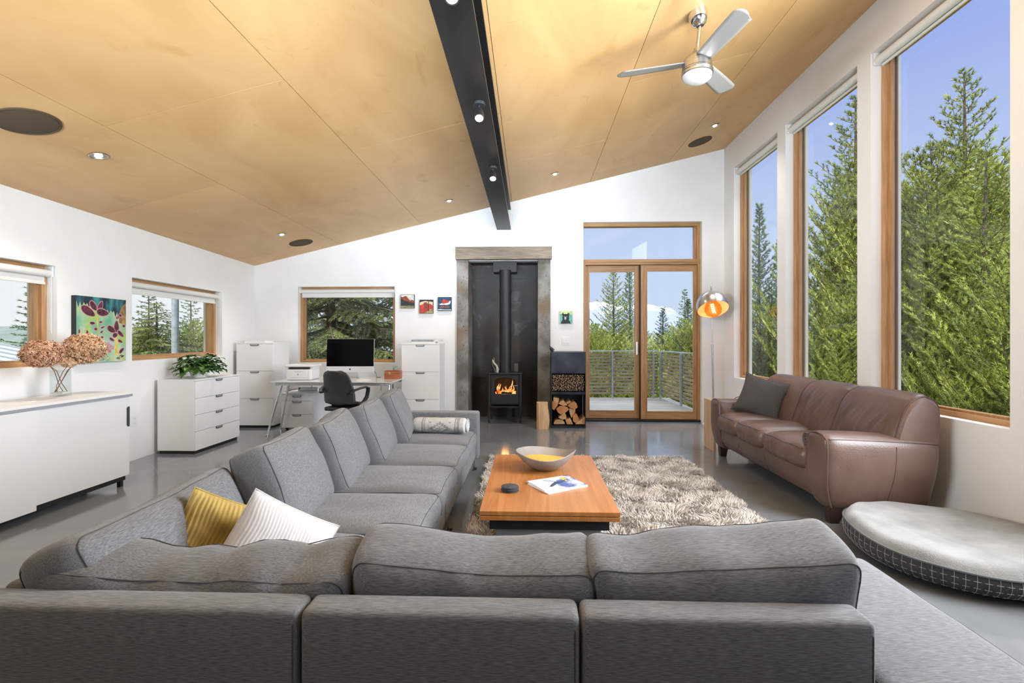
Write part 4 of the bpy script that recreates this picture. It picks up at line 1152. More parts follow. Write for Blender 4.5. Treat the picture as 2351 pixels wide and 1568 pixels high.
# office chair (seen from behind)
ch = thing('office_chair', 'black moulded swivel chair with open loop armrests, its back to the room', 'office chair', (-2.26, 5.83, 0), R(-16))
def shell(u, v):
    # v 0: top of back (towards -y) ... 1: front of seat
    a = (u - .5) * 2
    if v < .55:
        t = v / .55
        z = .865 - t * .40
        y = -.215 + .02 * math.sin(t * PI) + .05 * t
        hw = .165 + .055 * math.sin(min(1, t * 1.15) * PI * .5)
        if t < .18: hw *= (.55 + .45 * math.sqrt(max(0, 1 - (1 - t / .18) ** 2)))
        y += .085 * a * a * (.5 + .6 * t)
    else:
        t = (v - .55) / .45
        an = min(1, t / .35)
        z = .465 - .035 * math.sin(an * PI / 2) + .012 * t + .035 * a * a * (1 - .5 * t)
        y = -.165 + .42 * t
        hw = .22 + .012 * math.sin(t * PI) - .03 * max(0, t - .7) / .3
        y += .085 * a * a * 1.1 * (1 - t)
    return (a * hw, y, z)
obj('seat_shell', MB().grid(shell, 21, 40), BLACKP, ch, solid=.014, smooth=True, ang=80)
obj('seat_pan', MB().rbox(.36, .34, .05, .022, (4, 4, 2)).shift(0, .02, .402), BLACKP, ch, smooth=True)
for sg in (-1, 1):
    def arm(p): return (sg * p[0], p[1], p[2])
    pts = [arm(p) for p in [(.205, -.155, .60), (.235, -.12, .635), (.262, -.04, .655), (.272, .05, .66), (.270, .10, .648), (.262, .115, .61), (.245, .11, .53), (.215, .07, .455), (.18, .03, .425)]]
    obj('armrest', MB().tube(pts, [.030, .030, .028, .028, .028, .026, .026, .028, .026], 12, flat=.5), BLACKP, ch, smooth=True)
obj('mechanism', MB().box(-.06, -.07, .35, .06, .09, .385), BLACK, ch, bevel=.008)
obj('height_lever', MB().tube([(.05, .0, .365), (.17, -.02, .362), (.2, -.02, .352)], [.006, .006, .009], 8), BLACK, ch, smooth=True)
obj('gas_lift', MB().cyl((0, 0, .24), (0, 0, .36), .014).cyl((0, 0, .10), (0, 0, .25), .026), BLACK, ch, smooth=True)
for k in range(5):
    a = 2 * PI * k / 5 + .3
    e_ = (math.cos(a) * .29, math.sin(a) * .29)
    bl = obj('base_arm', MB().tube([(0, 0, .115), (e_[0] * .6, e_[1] * .6, .095), (e_[0], e_[1], .07)], [.026, .02, .014], 10, flat=.7), BLACKP, ch, smooth=True)
    obj('caster', MB().cyl((e_[0] - .02 * math.sin(a), e_[1] + .02 * math.cos(a), .029), (e_[0] + .02 * math.sin(a), e_[1] - .02 * math.cos(a), .029), .029, n=16), BLACK, bl, smooth=True)

# books and papers on the cabinets
def flatbook(name, label, cat, loc, rz, w, d, h, cm_, group=None, pages=True):
    t = thing(name, label, cat, loc, rz, group)
    obj('cover', MB().box(-w / 2, -d / 2, 0, w / 2, d / 2, .0015).box(-w / 2, -d / 2, h - .0015, w / 2, d / 2, h).box(-w / 2, d / 2 - .002, .001, w / 2, d / 2, h - .001), cm_, t)
    obj('pages', MB().box(-w / 2 + .002, -d / 2 + .003, .0015, w / 2 - .002, d / 2 - .002, h - .0015), CREAM, t)
    return t
flatbook('binder', 'lower white binder on the file cabinet in the far left corner', 'binder', (-3.87, 6.80, 1.19), R(1), .30, .23, .018, WHITE2)
flatbook('binder', 'upper white binder on the file cabinet in the far left corner', 'binder', (-3.86, 6.79, 1.208), R(-2), .29, .22, .014, WHITE2)
MAGB = mat('navy_magazine_spines', (.03, .04, .09), .4, var=(.45, .5, .6), scale=18, stretch=(6, 1, 20), ramp=(.45, .55))
zz = 1.182
flatbook('notebook', 'white notebook at the bottom of the pile on the file cabinet by the stove', 'book', (-1.48, 6.80, zz), R(1), .33, .23, .022, WHITE2); zz += .022
for k in range(5):
    flatbook('magazine', ['lowest navy magazine of the pile on the file cabinet by the stove', 'second navy magazine from the bottom of the file cabinet pile', 'middle navy magazine of the file cabinet pile', 'second navy magazine from the top of the file cabinet pile', 'topmost dark navy magazine on the file cabinet by the stove'][k],
             'magazine', (-1.50 + .012 * (k % 2), 6.80, zz), R((-3, 2, 4, -1, 3)[k]), .30, .22, .0055, MAGB if k < 4 else BLACK, 'magazines piled on the file cabinet'); zz += .0055
flatbook('paper_stack', 'loose white papers sticking out at the side of the magazine pile', 'papers', (-1.305, 6.82, 1.204), R(-8), .10, .18, .024, WHITE2)

# ================================================================== GREY SECTIONAL SOFA
so_ = thing('sectional_sofa', 'large L-shaped heather grey sectional sofa with its dark back to the camera', 'sofa', (-.6, 1.9, 0))
def on(p): return Vector(p) - Vector(so_.location)

def cushion(parent, name, w, d, t, pos, rot=(0, 0, 0), puff=.03, r=.05, wr=.004, seed=0, m=None, upright=False, seam=True, n=(14, 10, 4), crown=None, dents=()):
    """soft box cushion: w x d with thickness t; upright turns the top face towards local -y"""
    off = Vector((seed * 3.7, seed * 1.3, 2.1))
    def warp(p):
        a, b = 2 * p.x / w, 2 * p.y / d
        k = max(0, 1 - a * a * abs(a)) * max(0, 1 - b * b * abs(b))
        q = Vector(p)
        q.z += (1 if p.z > 0 else -1) * puff * k * min(1, abs(p.z) / (t / 2))
        e = 1 - abs(p.z) / (t / 2)
        q.x *= 1 + .012 * max(0, e); q.y *= 1 + .015 * max(0, e)
        # pulled-in edges between the corners, soft undulation and creases
        q.y -= .018 * (1 if p.y > 0 else -1) * abs(b) ** 3 * (1 - a * a)
        nn = noise.noise(Vector((p.x * 5, p.y * 5, p.z * 5)) + off)
        n2 = 1 - abs(noise.noise(Vector((p.x * 9, p.y * 5, p.z * 9)) + off * 2)) * 2
        nv = Vector((a * .3, b * .5, 1 if p.z > 0 else -1)).normalized()
        q += nv * (nn * wr * 2.2 + n2 * wr * 1.0)
        for dx, dy, dr, dd in dents:
            u2 = ((p.x - dx) ** 2 + (p.y - dy) ** 2) / dr ** 2
            q += Vector((0, -1 if p.y > 0 else 0, -.6 if p.z > 0 else .6)) * dd * math.exp(-u2)
        return q
    T_ = Matrix.Rotation(R(90), 4, 'X') if upright else Matrix.Identity(4)
    mb = MB().rbox(w, d, t, r, n, warp).xf(T_)
    o = obj(name, mb, m or FAB, parent, loc=on(pos) if parent is so_ else pos, rot=rot, smooth=True, ang=85, sub=1)
    if seam:
        for sg in (1, -1):
            pts = []
            c_ = r * (1 - .72)
            for q_, (x0, y0, x1, y1) in enumerate(((-w / 2 + r, -d / 2 + c_, w / 2 - r, -d / 2 + c_), (w / 2 - c_, -d / 2 + r, w / 2 - c_, d / 2 - r), (w / 2 - r, d / 2 - c_, -w / 2 + r, d / 2 - c_), (-w / 2 + c_, d / 2 - r, -w / 2 + c_, -d / 2 + r))):
                cxx, cyy = [(-1, -1), (1, -1), (1, 1), (-1, 1)][q_]
                for i in range(1, 5):
                    an = PI + q_ * PI / 2 + i * PI / 10
                    pts.append(warp(Vector((cxx * (w / 2 - r) + (r - c_) * math.cos(an), cyy * (d / 2 - r) + (r - c_) * math.sin(an), sg * (t / 2 - c_)))))
                for i in range(13):
                    s_ = i / 12
                    pts.append(warp(Vector((x0 + (x1 - x0) * s_, y0 + (y1 - y0) * s_, sg * (t / 2 - c_)))))
            pts.append(pts[0])
            obj('seam', MB().tube(pts, .0016, 5, caps=False).xf(T_), SEAM, o)
    return o

# frame: back panels and bases
def panel(x0, y0, z0, x1, y1, z1, nm='back_panel', r=.02):
    c = ((x0 + x1) / 2, (y0 + y1) / 2, (z0 + z1) / 2)
    o = obj(nm, MB().rbox(x1 - x0, y1 - y0, z1 - z0, r, (8, 2, 4)), FAB, so_, loc=on(c), smooth=True, ang=85)
    return o
for x0, x1 in ((-1.50, -.592), (-.588, .128), (.132, .856)):
    p_ = panel(x0, 1.215, .10, x1, 1.315, .552)
    w2 = (x1 - x0) / 2
    obj('seam', MB().tube([(w2 - .012, -.049, -.22), (w2 - .012, -.049, .19), (w2 - .022, -.03, .22)], .0014, 5), SEAM, p_)
panel(-1.50, 1.32, .10, -1.40, 2.87, .552)
panel(-1.50, 2.88, .10, -1.40, 4.66, .552)
panel(-1.42, 4.50, .12, -.475, 4.66, .556, 'armrest', .022)
panel(-1.42, 1.32, .13, -.50, 2.875, .27, 'base', .02)
panel(-1.42, 2.885, .13, -.50, 4.60, .27, 'base', .02)
panel(-.50, 1.32, .13, .855, 2.05, .27, 'base', .02)
# seats of the long left run
ys = [1.42, 2.10, 2.68, 3.27, 3.92, 4.50]
for k in range(1, 5):
    a, b = ys[k], ys[k + 1]
    cushion(so_, 'seat_cushion', (b - a) - .004, .74, .15, (-.85, (a + b) / 2, .315), (0, 0, R(90)), puff=.022, r=.055, seed=k, wr=.003)
cushion(so_, 'seat_cushion', .78, .66, .15, (-1.03, 1.76, .315), (0, 0, R(90)), puff=.02, r=.05, seed=11)
# seats behind the near backrests
for k, (a, b) in enumerate(((-.63, .128), (.132, .856))):
    cushion(so_, 'seat_cushion', b - a, .70, .15, ((a + b) / 2, 1.74, .315), (0, 0, 0), puff=.018, r=.05, seed=20 + k, wr=.003)
# chaise end
cushion(so_, 'chaise_cushion', .445, 1.42, .17, (1.082, 1.235, .315), (0, 0, 0), puff=.012, r=.035, seed=31, wr=.002, n=(8, 20, 3))
panel(.862, .55, .13, 1.29, 1.94, .24, 'base', .02)
# back cushions, left run
bc = [(2.06, 2.70, .735, .0), (2.69, 3.29, .735, .0), (3.28, 3.93, .74, .02), (3.92, 4.49, .755, .03)]
for k, (a, b, zt, lean) in enumerate(bc):
    cushion(so_, 'back_cushion', (b - a), .44, .17, (-1.205 + lean, (a + b) / 2, .55 + (zt - .735)), (R(-22), R((1.5, -1, 2, -1)[k]), R(98)), puff=.042, r=.045, wr=.007, seed=k + 40, upright=True)
cushion(so_, 'back_cushion', .80, .38, .20, (-1.325, 1.715, .49), (R(-24), R(-1), R(93)), puff=.03, r=.06, wr=.007, seed=51, upright=True)
# back cushions, near run
cushion(so_, 'back_cushion', .96, .37, .20, (-.985, 1.447, .445), (R(-14), R(-1), R(180)), puff=.026, r=.055, wr=.010, seed=61, upright=True, n=(26, 10, 4), dents=((-.05, .18, .07, .02), (.12, .18, .10, .022), (-.30, .18, .05, .02)))
cushion(so_, 'back_cushion', .70, .37, .21, (-.163, 1.46, .472), (R(-13), R(-2.2), R(180)), puff=.022, r=.055, wr=.007, seed=62, upright=True, n=(20, 10, 4), dents=((-.05, .18, .12, .014),))
cushion(so_, 'back_cushion', .735, .37, .21, (.535, 1.455, .494), (R(-13), R(2.2), R(180)), puff=.03, r=.05, wr=.007, seed=63, upright=True, n=(20, 10, 4), dents=((.22, .18, .12, .018),))
# legs
def sled(x, y, along='y'):
    mb = MB()
    w = .05
    if along == 'y': mb.box(x - .004, y - w, 0, x + .004, y - w + .006, .14).box(x - .004, y + w - .006, 0, x + .004, y + w, .14).box(x - .004, y - w, 0, x + .03, y + w, .006)
    else: mb.box(x - w, y - .004, 0, x - w + .006, y + .004, .14).box(x + w - .006, y - .004, 0, x + w, y + .004, .14).box(x - w, y - .03, 0, x + w, y + .004, .006)
    obj('leg', mb, CHROME, so_, world=True)
for y in (1.9, 3.10, 4.60): sled(-.53, y)
for x, y in ((-1.38, 1.5), (-1.38, 3.0), (-1.38, 4.5), (1.25, .65), (1.25, 1.85), (.6, 1.98), (-.2, 1.98), (.0, 1.36), (.75, 1.36), (.92, .65)): sled(x, y)

# throw pillows
def pillow(name, label, w, t, pos, rot, m, basis=None, floor=None, rib=None, pinch=.10, cat='cushion', seed=0, h=None, wr=.004, piping=None, n=40):
    h = h or w
    tt = thing(name, label, cat, pos); tt.rotation_euler = rot
    off = Vector((seed, seed * 2.3, 0))
    def face(sg):
        def fn(u, v):
            a, b = 2 * u - 1, 2 * v - 1
            prof = (max(0, 1 - abs(a) ** 2.4) ** .62) * (max(0, 1 - abs(b) ** 2.4) ** .62)
            x = a * w / 2 * (1 - pinch * (1 - abs(b) ** 2.2) * abs(a) ** 3)
            z = b * h / 2 * (1 - pinch * (1 - abs(a) ** 2.2) * abs(b) ** 3)
            y = sg * (t / 2 * prof)
            y += prof * wr * (noise.noise(Vector((x * 7, z * 7, sg)) + off) * 3 + (1 - 2 * abs(noise.noise(Vector((x * 12, z * 12, sg * 3)) + off))))
            if rib:
                y += sg * rib[0] * min(1, prof * 3) * math.sin((x + .012 * noise.noise(Vector((x * 8, z * 10, seed)))) * 2 * PI / rib[1])
            if basis: return fit(Vector((x, -y, z)))
            return (x, -y, z)
        return fn
    if basis:
        ux, vz = Vector(basis[0]).normalized(), Vector(basis[1]).normalized()
        vz = (vz - ux * vz.dot(ux)).normalized(); yy = vz.cross(ux)
        def fit(p):
            q = ux * p.x + vz * p.z + yy * p.y
            lim = floor - pos[2]
            if q.z < lim: q = Vector((q.x, q.y, lim + (q.z - lim) * .06))
            return q
    nn = n if not rib else max(n, int(w / rib[1] * 6))
    mb = MB().grid(face(1), nn, 44).grid(face(-1), nn, 44)
    o = obj('cover', mb, m, tt, smooth=True, ang=180)
    # consistent normals
    bmm = bmesh.new(); bmm.from_mesh(o.data); bmesh.ops.remove_doubles(bmm, verts=bmm.verts, dist=.0004); bmesh.ops.recalc_face_normals(bmm, faces=bmm.faces); bmm.to_mesh(o.data); bmm.free()
    pts = []
    for i in range(80):
        s_ = i / 80 * 4; k = int(s_); f_ = s_ - k
        a, b = [(2 * f_ - 1, -1), (1, 2 * f_ - 1), (1 - 2 * f_, 1), (-1, 1 - 2 * f_)][k]
        pts.append((a * w / 2 * (1 - pinch * (1 - abs(b) ** 2.2) * abs(a) ** 3), 0, b * h / 2 * (1 - pinch * (1 - abs(a) ** 2.2) * abs(b) ** 3)))
    pts.append(pts[0])
    if basis: pts = [fit(Vector(p)) for p in pts]
    obj('piping', MB().tube(pts, .0032, 6, caps=False), piping or m, tt, smooth=True)
    return tt
def corner_pillow(label, A, u, v, size, t, m, **k):
    """A is the raised corner, u and v the directions of the two edges leaving it"""
    A, u, v = Vector(A), Vector(u).normalized(), Vector(v).normalized()
    v = (v - u * v.dot(u)).normalized()
    c = A + u * size / 2 + v * size / 2
    return pillow('throw_pillow', label, size, t, tuple(c), (0, 0, 0), m, basis=(u, -v), floor=.405, **k)
corner_pillow('mustard yellow pleated throw pillow slumped in the corner of the grey sectional', (-1.225, 1.73, .705), (.25, .20, -.17), (-.05, -.12, -.38), .40, .15, YCUSH, pinch=.06, rib=(.0034, .0155), seed=5, wr=.009)
corner_pillow('white ribbed throw pillow standing on one corner of the grey sectional', (-.985, 1.71, .708), (.27, .22, -.24), (-.12, -.18, -.36), .36, .17, WCUSH, pinch=.05, rib=(.0010, .012), seed=8, wr=.003)

# rolled blanket at the far arm
rb = thing('rolled_blanket', 'rolled white and grey patterned blanket on the far seat of the sectional', 'blanket', (-.79, 4.24, .418), R(-4))
BLK = mat('white_blanket_wool', (.50, .50, .50), .95, bump=.3, bscale=160)
BLG = mat('grey_blanket_pattern', (.29, .29, .30), .95, bump=.3, bscale=160)
def roll(u, v):
    a = 2 * PI * u; x = (v - .5) * .50
    rr = .072 * (1 - .5 * max(0, (abs(v - .5) - .44) / .06) ** 2) + .004 * noise.noise(Vector((x * 12, math.cos(a) * 2, math.sin(a) * 2)))
    if v < .12: rr *= .72 + .28 * math.sqrt(v / .12)
    return (x, rr * math.cos(a), .068 + rr * .92 * math.sin(a))
obj('roll', MB().grid(roll, 40, 40, True), BLK, rb, smooth=True)
pat = MB()
def onroll(x, a, lift=.0015):
    v = x / .50 + .5
    p = Vector(roll((a % (2 * PI)) / (2 * PI), v)); c = Vector((x, 0, .068)); d = (p - c); d.x = 0
    return tuple(p + d.normalized() * lift)
for (xa, xb) in ((-.14, -.13), (-.12, -.115), (.15, .16), (.17, .19)):
    for i in range(40):
        a, b = 2 * PI * i / 40, 2 * PI * (i + 1) / 40
        pat.add([onroll(xa, a), onroll(xb, a), onroll(xb, b), onroll(xa, b)], [(0, 1, 2, 3)])
for i in range(9):
    for j in range(9):
        if abs(i - 4) + abs(j - 4) in (1, 3, 4) or (i % 4 == 0 and j % 4 == 0):
            x = .02 + (i - 4) * .022; a = R(150 + 15 * (j - 4)) + PI / 4
            a = R(215) + (j - 4) * .2 - R(20)
            pat.add([onroll(x - .009, a - .08), onroll(x + .009, a - .08), onroll(x + .009, a + .08), onroll(x - .009, a + .08)], [(0, 1, 2, 3)])
obj('woven_pattern', pat, BLG, rb)['kind'] = 'stuff'
sp = []
for i in range(60):
    t = i / 59; a = t * 2 * PI * 3.2; rr = .012 + .05 * t
    sp.append((.25, rr * math.cos(a), .068 + rr * .92 * math.sin(a)))
obj('rolled_end', MB().tube(sp, .007, 6), BLK, rb, smooth=True)

# ================================================================== RUG
RGX0, RGX1, RGY0, RGY1 = -.40, 1.58, 2.30, 5.02
rg = thing('shag_rug', 'thick cream shaggy rug under the coffee table on the polished floor', 'rug', ((RGX0 + RGX1) / 2, (RGY0 + RGY1) / 2, 0))
obj('backing', MB().box(RGX0, RGY0, .001, RGX1, RGY1, .016), RUGB, rg, world=True)
rng = np.random.default_rng(5)
NS = 84000
px = rng.uniform(RGX0, RGX1, NS); py = rng.uniform(RGY0, RGY1, NS)
cl = np.array([noise.noise(Vector((a * 7, b * 7, 0))) for a, b in zip(px[::1], py[::1])])
cl2 = np.array([noise.noise(Vector((a * 7, b * 7, 9.))) for a, b in zip(px[::1], py[::1])])
ang = rng.uniform(0, 2 * PI, NS)
ln = rng.uniform(.030, .044, NS) * (1 + .45 * cl)
lean = rng.uniform(.003, .018, NS)
dx = np.cos(ang) * lean + cl * .05; dy = np.sin(ang) * lean + cl2 * .05
hx = -np.sin(ang) * .0040; hy = np.cos(ang) * .0040
V = np.zeros((NS, 5, 3))
V[:, 0] = np.stack([px - hx, py - hy, np.full(NS, .012)], 1)
V[:, 1] = np.stack([px + hx, py + hy, np.full(NS, .012)], 1)
V[:, 2] = np.stack([px + dx * .4 + hx, py + dy * .4 + hy, .012 + ln * .6], 1)
V[:, 3] = np.stack([px + dx * .4 - hx, py + dy * .4 - hy, .012 + ln * .6], 1)
V[:, 4] = np.stack([px + dx * 1.25, py + dy * 1.25, .012 + ln * .95], 1)
base = np.arange(NS) * 5
F4 = np.stack([base, base + 1, base + 2, base + 3], 1).tolist()
F3 = np.stack([base + 3, base + 2, base + 4], 1).tolist()
pm = MB(); pm.v = [tuple(p) for p in V.reshape(-1, 3).tolist()]; pm.f = [tuple(f) for f in F4 + F3]; pm.mi = [0] * len(pm.f)
po = obj('pile', pm, RUG, rg, world=True)
po['kind'] = 'stuff'

# ================================================================== COFFEE TABLE
ct = thing('coffee_table', 'cherry wood coffee table with a folded double top on a black and silver base', 'coffee table', (.10, 2.885, 0))
tz = .42
obj('table_top', MB().box(-.34, -.565, tz - .022, .335, .565, tz), CHERRY, ct, bevel=.0025)
obj('folded_leaf', MB().box(-.34, -.565, tz - .046, .335, .565, tz - .0245), CHERRY, ct, bevel=.0025)
obj('apron', MB().box(-.295, -.52, tz - .105, .29, .52, tz - .0465), BLACK, ct, bevel=.002)
obj('frame_panel', MB().box(-.262, -.485, tz - .155, .255, -.465, tz - .106), SILVER, ct, bevel=.002)
obj('frame_panel', MB().box(-.262, .465, tz - .155, .255, .485, tz - .106), SILVER, ct, bevel=.002)
for sx_ in (-1, 1):
    x = sx_ * .245
    obj('side_rail', MB().box(x - .012, -.46, tz - .16, x + .012, .46, tz - .106).box(x - .02, -.48, .05, x + .02, .48, .072), SILVER, ct, bevel=.003)
    for sy_ in (-1, 1):
        obj('leg', MB().box(x - .012, sy_ * .44 - .03, .03, x + .012, sy_ * .44 + .03, tz - .106), SILVER, ct, bevel=.003)

bw = thing('fruit_bowl', 'wide wavy-rimmed grey stoneware bowl with a yellow glazed inside', 'bowl', (.105, 3.09, tz))
def wav(p):
    r = math.hypot(p.x, p.y); a = math.atan2(p.y, p.x)
    k = (r / .19) ** 2
    return (p.x, p.y * .9, p.z + k * (.014 * math.cos(2 * a + .4) + .006 * math.cos(3 * a + 1)))
prof = [(.001, .004), (.055, .0), (.075, .003), (.11, .02), (.15, .05), (.18, .083), (.192, .105), (.189, .108), (.178, .09), (.146, .058), (.105, .03), (.07, .016), (.001, .012)]
obj('bowl', MB().lathe(prof, 64, warp=wav), BOWL, bw, smooth=True)
obj('glazed_centre', MB().lathe([(.146, .0615), (.125, .0465), (.115, .040), (.09, .028), (.06, .020), (.001, .0185)], 48, warp=wav), YINNER, bw, smooth=True)  # yellow layer over the middle of the bowl
def coaster(k):
    t = obj('coaster', MB().lathe([(.044, 0), (.0465, .001), (.0465, .0046), (.044, .0056), (.001, .0056)], 30), FELT, loc=(-.105 + (.002, -.003, .001, .003, -.001)[k], 2.63 + (.001, .002, -.002, .001, 0)[k], tz + .0056 * k), smooth=True)
    tag(t, ['round charcoal felt coaster at the bottom of the stack on the coffee table', 'second charcoal felt coaster from the bottom of the stack', 'charcoal felt coaster in the middle of the stack', 'second charcoal felt coaster from the top of the stack', 'topmost round charcoal felt coaster on the coffee table'][k], 'coaster', 'felt coasters stacked on the coffee table')
for k in range(5): coaster(k)
# magazines
MAGSKY = mat('magazine_blue_cover', (.06, .12, .36), .25, var=(.62, .66, .74), scale=9, detail=5, ramp=(.46, .58))
MAGSNOW = mat('magazine_snow_cover', (.56, .60, .68), .25, var=(.68, .71, .76), scale=10)
MAGBLUE = mat('magazine_blue_edge', (.03, .06, .12), .4)
def mag(label, loc, rz, top=False):
    t = thing('magazine', label, 'magazine', loc, rz, 'magazines on the coffee table')
    w, h, th = .205, .27, .006
    obj('pages', MB().box(-w / 2, -h / 2, .0005, w / 2, h / 2, th), CREAM, t)
    if not top:
        obj('cover', MB().box(-w / 2 - .001, -h / 2 - .001, th, w / 2, h / 2, th + .0006), WHITE2, t)
        return
    mb = MB(); z = th + .0006
    mb.box(-w / 2 - .001, -h / 2 - .001, th, w / 2, h / 2, z)
    mb.m = 1
    mb.add([(-w / 2, -h / 2, z + .0001), (w / 2, -h / 2, z + .0001), (w / 2, -.05, z + .0001), (.0, .0, z + .0001), (-w / 2, .05, z + .0001)], [(0, 1, 2, 3, 4)])
    mb.m = 2
    sk = [(-.02, .0), (.0, .03), (.012, .028), (.014, .0), (.035, -.03), (.055, -.06), (.05, -.075), (.02, -.05), (-.005, -.02)]
    mb.add([(p[0], p[1], z + .0003) for p in sk], [tuple(range(len(sk)))])
    mb.add([(-.005, .03, z + .0004), (-.03, .075, z + .0004), (-.026, .078, z + .0004), (.003, .033, z + .0004)], [(0, 1, 2, 3)]).add([(-.02, .0, z + .0004), (-.07, -.05, z + .0004), (-.072, -.045, z + .0004), (-.02, .008, z + .0004)], [(0, 1, 2, 3)])
    mb.m = 3
    for k in range(2): mb.add([(-.085 + k * .01, .076 - k * .016, z + .0004), (-.03 + k * .03, .076 - k * .016, z + .0004), (-.03 + k * .03, .089 - k * .016, z + .0004), (-.085 + k * .01, .089 - k * .016, z + .0004)], [(0, 1, 2, 3)])
    obj('cover', mb, [MAGSKY, MAGSNOW, MAGBLUE, P_YEL], t)
    td = bpy.data.curves.new('title', 'FONT'); td.body = 'FREESKIER'; td.size = .0345; td.align_x = 'CENTER'; td.extrude = .0002; td.offset = .0009
    to = bpy.data.objects.new('title_lettering', td); link(to, t); to.location = (.0, .097, z + .0006); to.scale = (.92, 1.05, 1)
    td.materials.append(WHITE2)
    bpy.context.view_layer.update()
    tm_ = bpy.data.meshes.new_from_object(to.evaluated_get(bpy.context.evaluated_depsgraph_get()))
    t2 = bpy.data.objects.new('title_lettering', tm_); link(t2, t); t2.location = to.location; t2.scale = to.scale
    bpy.data.objects.remove(to)
P_YEL = mat('yellow_print', (.75, .52, .08), .4)
mag('lower white magazine under the ski magazine on the coffee table', (.160, 2.735, tz), R(-57))
mag('ski magazine with a blue cover and white title on the coffee table', (.155, 2.745, tz + .0068), R(-62), True)

# ================================================================== LEATHER SOFA
ls = thing('leather_sofa', 'brown leather three-seat sofa with a rolled back under the tall windows', 'sofa', (2.35, 4.3, 0))
def lo3(p): return Vector(p) - Vector(ls.location)
Y0, Y1 = 3.285, 5.33
def prof_base():
    return [(2.10, .10), (2.03, .13), (1.995, .20), (1.985, .28), (1.99, .33), (2.66, .33), (2.68, .22), (2.66, .10)]
mb = MB(); pb = prof_base()
def basefn(u, v):
    pts = pb; n = len(pts)
    s_ = u * n; i = int(s_) % n; f_ = s_ - int(s_)
    x = pts[i][0] * (1 - f_) + pts[(i + 1) % n][0] * f_; z = pts[i][1] * (1 - f_) + pts[(i + 1) % n][1] * f_
    return (x, Y0 + .10 + v * (Y1 - Y0 - .2), z)
obj('base', mb.grid(basefn, 32, 30, True), LEATHER, ls, world=True, smooth=True, ang=60)
for y in (4.16, 4.67):
    obj('seam', MB().tube([(1.988, y, .30), (1.99, y, .22), (2.025, y, .13)], .0018, 5), LEATHER_D, ls, world=True)
def arm_(yc, sg, nm):
    def warp(p):
        # p local: x .86 long, y .23 thick, z .51 high
        tz_ = min(1, max(0, (p.z + .265) / .53))
        q = Vector(p)
        # narrower foot, full shoulder
        wy = .74 + .26 * min(1, tz_ * 1.9) ** .8 + .06 * math.sin(tz_ * PI)
        q.y = q.y * wy
        xs_ = .03 * (1 - min(1, tz_ * 2.2)) ** 2
        if p.x < 0: q.x += xs_ * 2.2
        else: q.x -= .06 * (1 - tz_) ** 1.5
        q.z -= .035 * max(0, (p.x + .39) / .78) ** 1.5 * tz_
        q.y += sg * -.015 * (1 - tz_)
        # plump face
        q.y += (1 if p.y > 0 else -1) * .016 * max(0, 1 - (2 * p.x / .78) ** 4) * math.sin(max(0, tz_) * PI)
        nn = noise.noise(Vector((p.x * 5, p.y * 5 + yc, p.z * 5)))
        q += Vector((0, 1 if p.y > 0 else -1, .3)) * nn * .006
        return q
    o = obj(nm, MB().rbox(.78, .23, .53, .062, (14, 3, 12), warp), LEATHER, ls, loc=lo3((2.345, yc, .347)), smooth=True, ang=85, sub=1)
    # piping round the front panel
    pts = []
    for i in range(21):
        t = i / 20
        if t < .38: p = Vector((-.365, -.112, -.235 + t / .38 * .445))
        elif t < .62:
            a = (t - .38) / .24 * PI
            p = Vector((-.365, -.112 * math.cos(a), .21 + .052 * math.sin(a)))
        else: p = Vector((-.365, .112, .21 - (t - .62) / .38 * .445))
        pts.append(warp(p) + Vector((0, 0, 0)))
    obj('piping', MB().tube(pts, .006, 7), LEATHER, o, smooth=True)
    pts = [warp(Vector((x, -.108 * (1 if sg < 0 else -1) * 1.0, .232))) for x in np.linspace(-.35, .36, 22)]
    obj('seam', MB().tube(pts, .0035, 6), LEATHER_D, o, smooth=True)
    if sg < 0:
        pts = [warp(Vector((.08, -.1165, z))) for z in np.linspace(-.22, .2, 12)]
        obj('seam', MB().tube(pts, .0016, 5), LEATHER, o)
    return o
arm_(Y0 + .115, -1, 'armrest')
arm_(Y1 - .115, 1, 'armrest')
# back with rolled top
bp_ = [(2.38, .34), (2.41, .45), (2.445, .58), (2.475, .68), (2.505, .76), (2.55, .825), (2.605, .858), (2.66, .862), (2.705, .84), (2.73, .79), (2.735, .70), (2.725, .55), (2.705, .42), (2.66, .30), (2.60, .22), (2.52, .2), (2.43, .25)]
seams = [3.30, 3.96, 4.52, 5.28]
def backfn(u, v):
    n = len(bp_); s_ = u * n; i = int(s_) % n; f_ = s_ - int(s_)
    def P(k): return Vector((bp_[k % n][0], 0, bp_[k % n][1]))
    a, b, c, d = P(i - 1), P(i), P(i + 1), P(i + 2)
    p = .5 * ((2 * b) + (c - a) * f_ + (2 * a - 5 * b + 4 * c - d) * f_ * f_ + (3 * b - a - 3 * c + d) * f_ ** 3)
    y = 3.30 + v * 1.98
    cen = Vector((2.57, 0, .50)); nrm = (p - cen).normalized()
    front = 1 if (p.x < 2.66 and p.z > .3) else 0
    if front:
        # seams slant a little, as on the real back
        ysl = y + (p.z - .8) * .10
        for k in range(3):
            if seams[k] <= ysl <= seams[k + 1] or (k == 0 and ysl < seams[0]) or (k == 2 and ysl > seams[3]):
                t = min(1, max(0, (ysl - seams[k]) / (seams[k + 1] - seams[k])))
                p = p + nrm * .017 * (1 - abs(2 * t - 1) ** 6)
                cr = math.exp(-((p.z - .62) / .13) ** 2)
                w1 = 1 - 2 * abs(noise.noise(Vector(((y + p.z * .45) * 15, p.z * 2.5, k * 4.0))))
                p = p + nrm * .022 * cr * w1 * (1 - abs(2 * t - 1) ** 4) * (1.3 if k < 2 else .5)
                break
    e = min(v, 1 - v) * 1.98
    if e < .05: p = cen + (p - cen) * (1 - .10 * (1 - e / .05) ** 2)
    return (p.x, y, p.z)
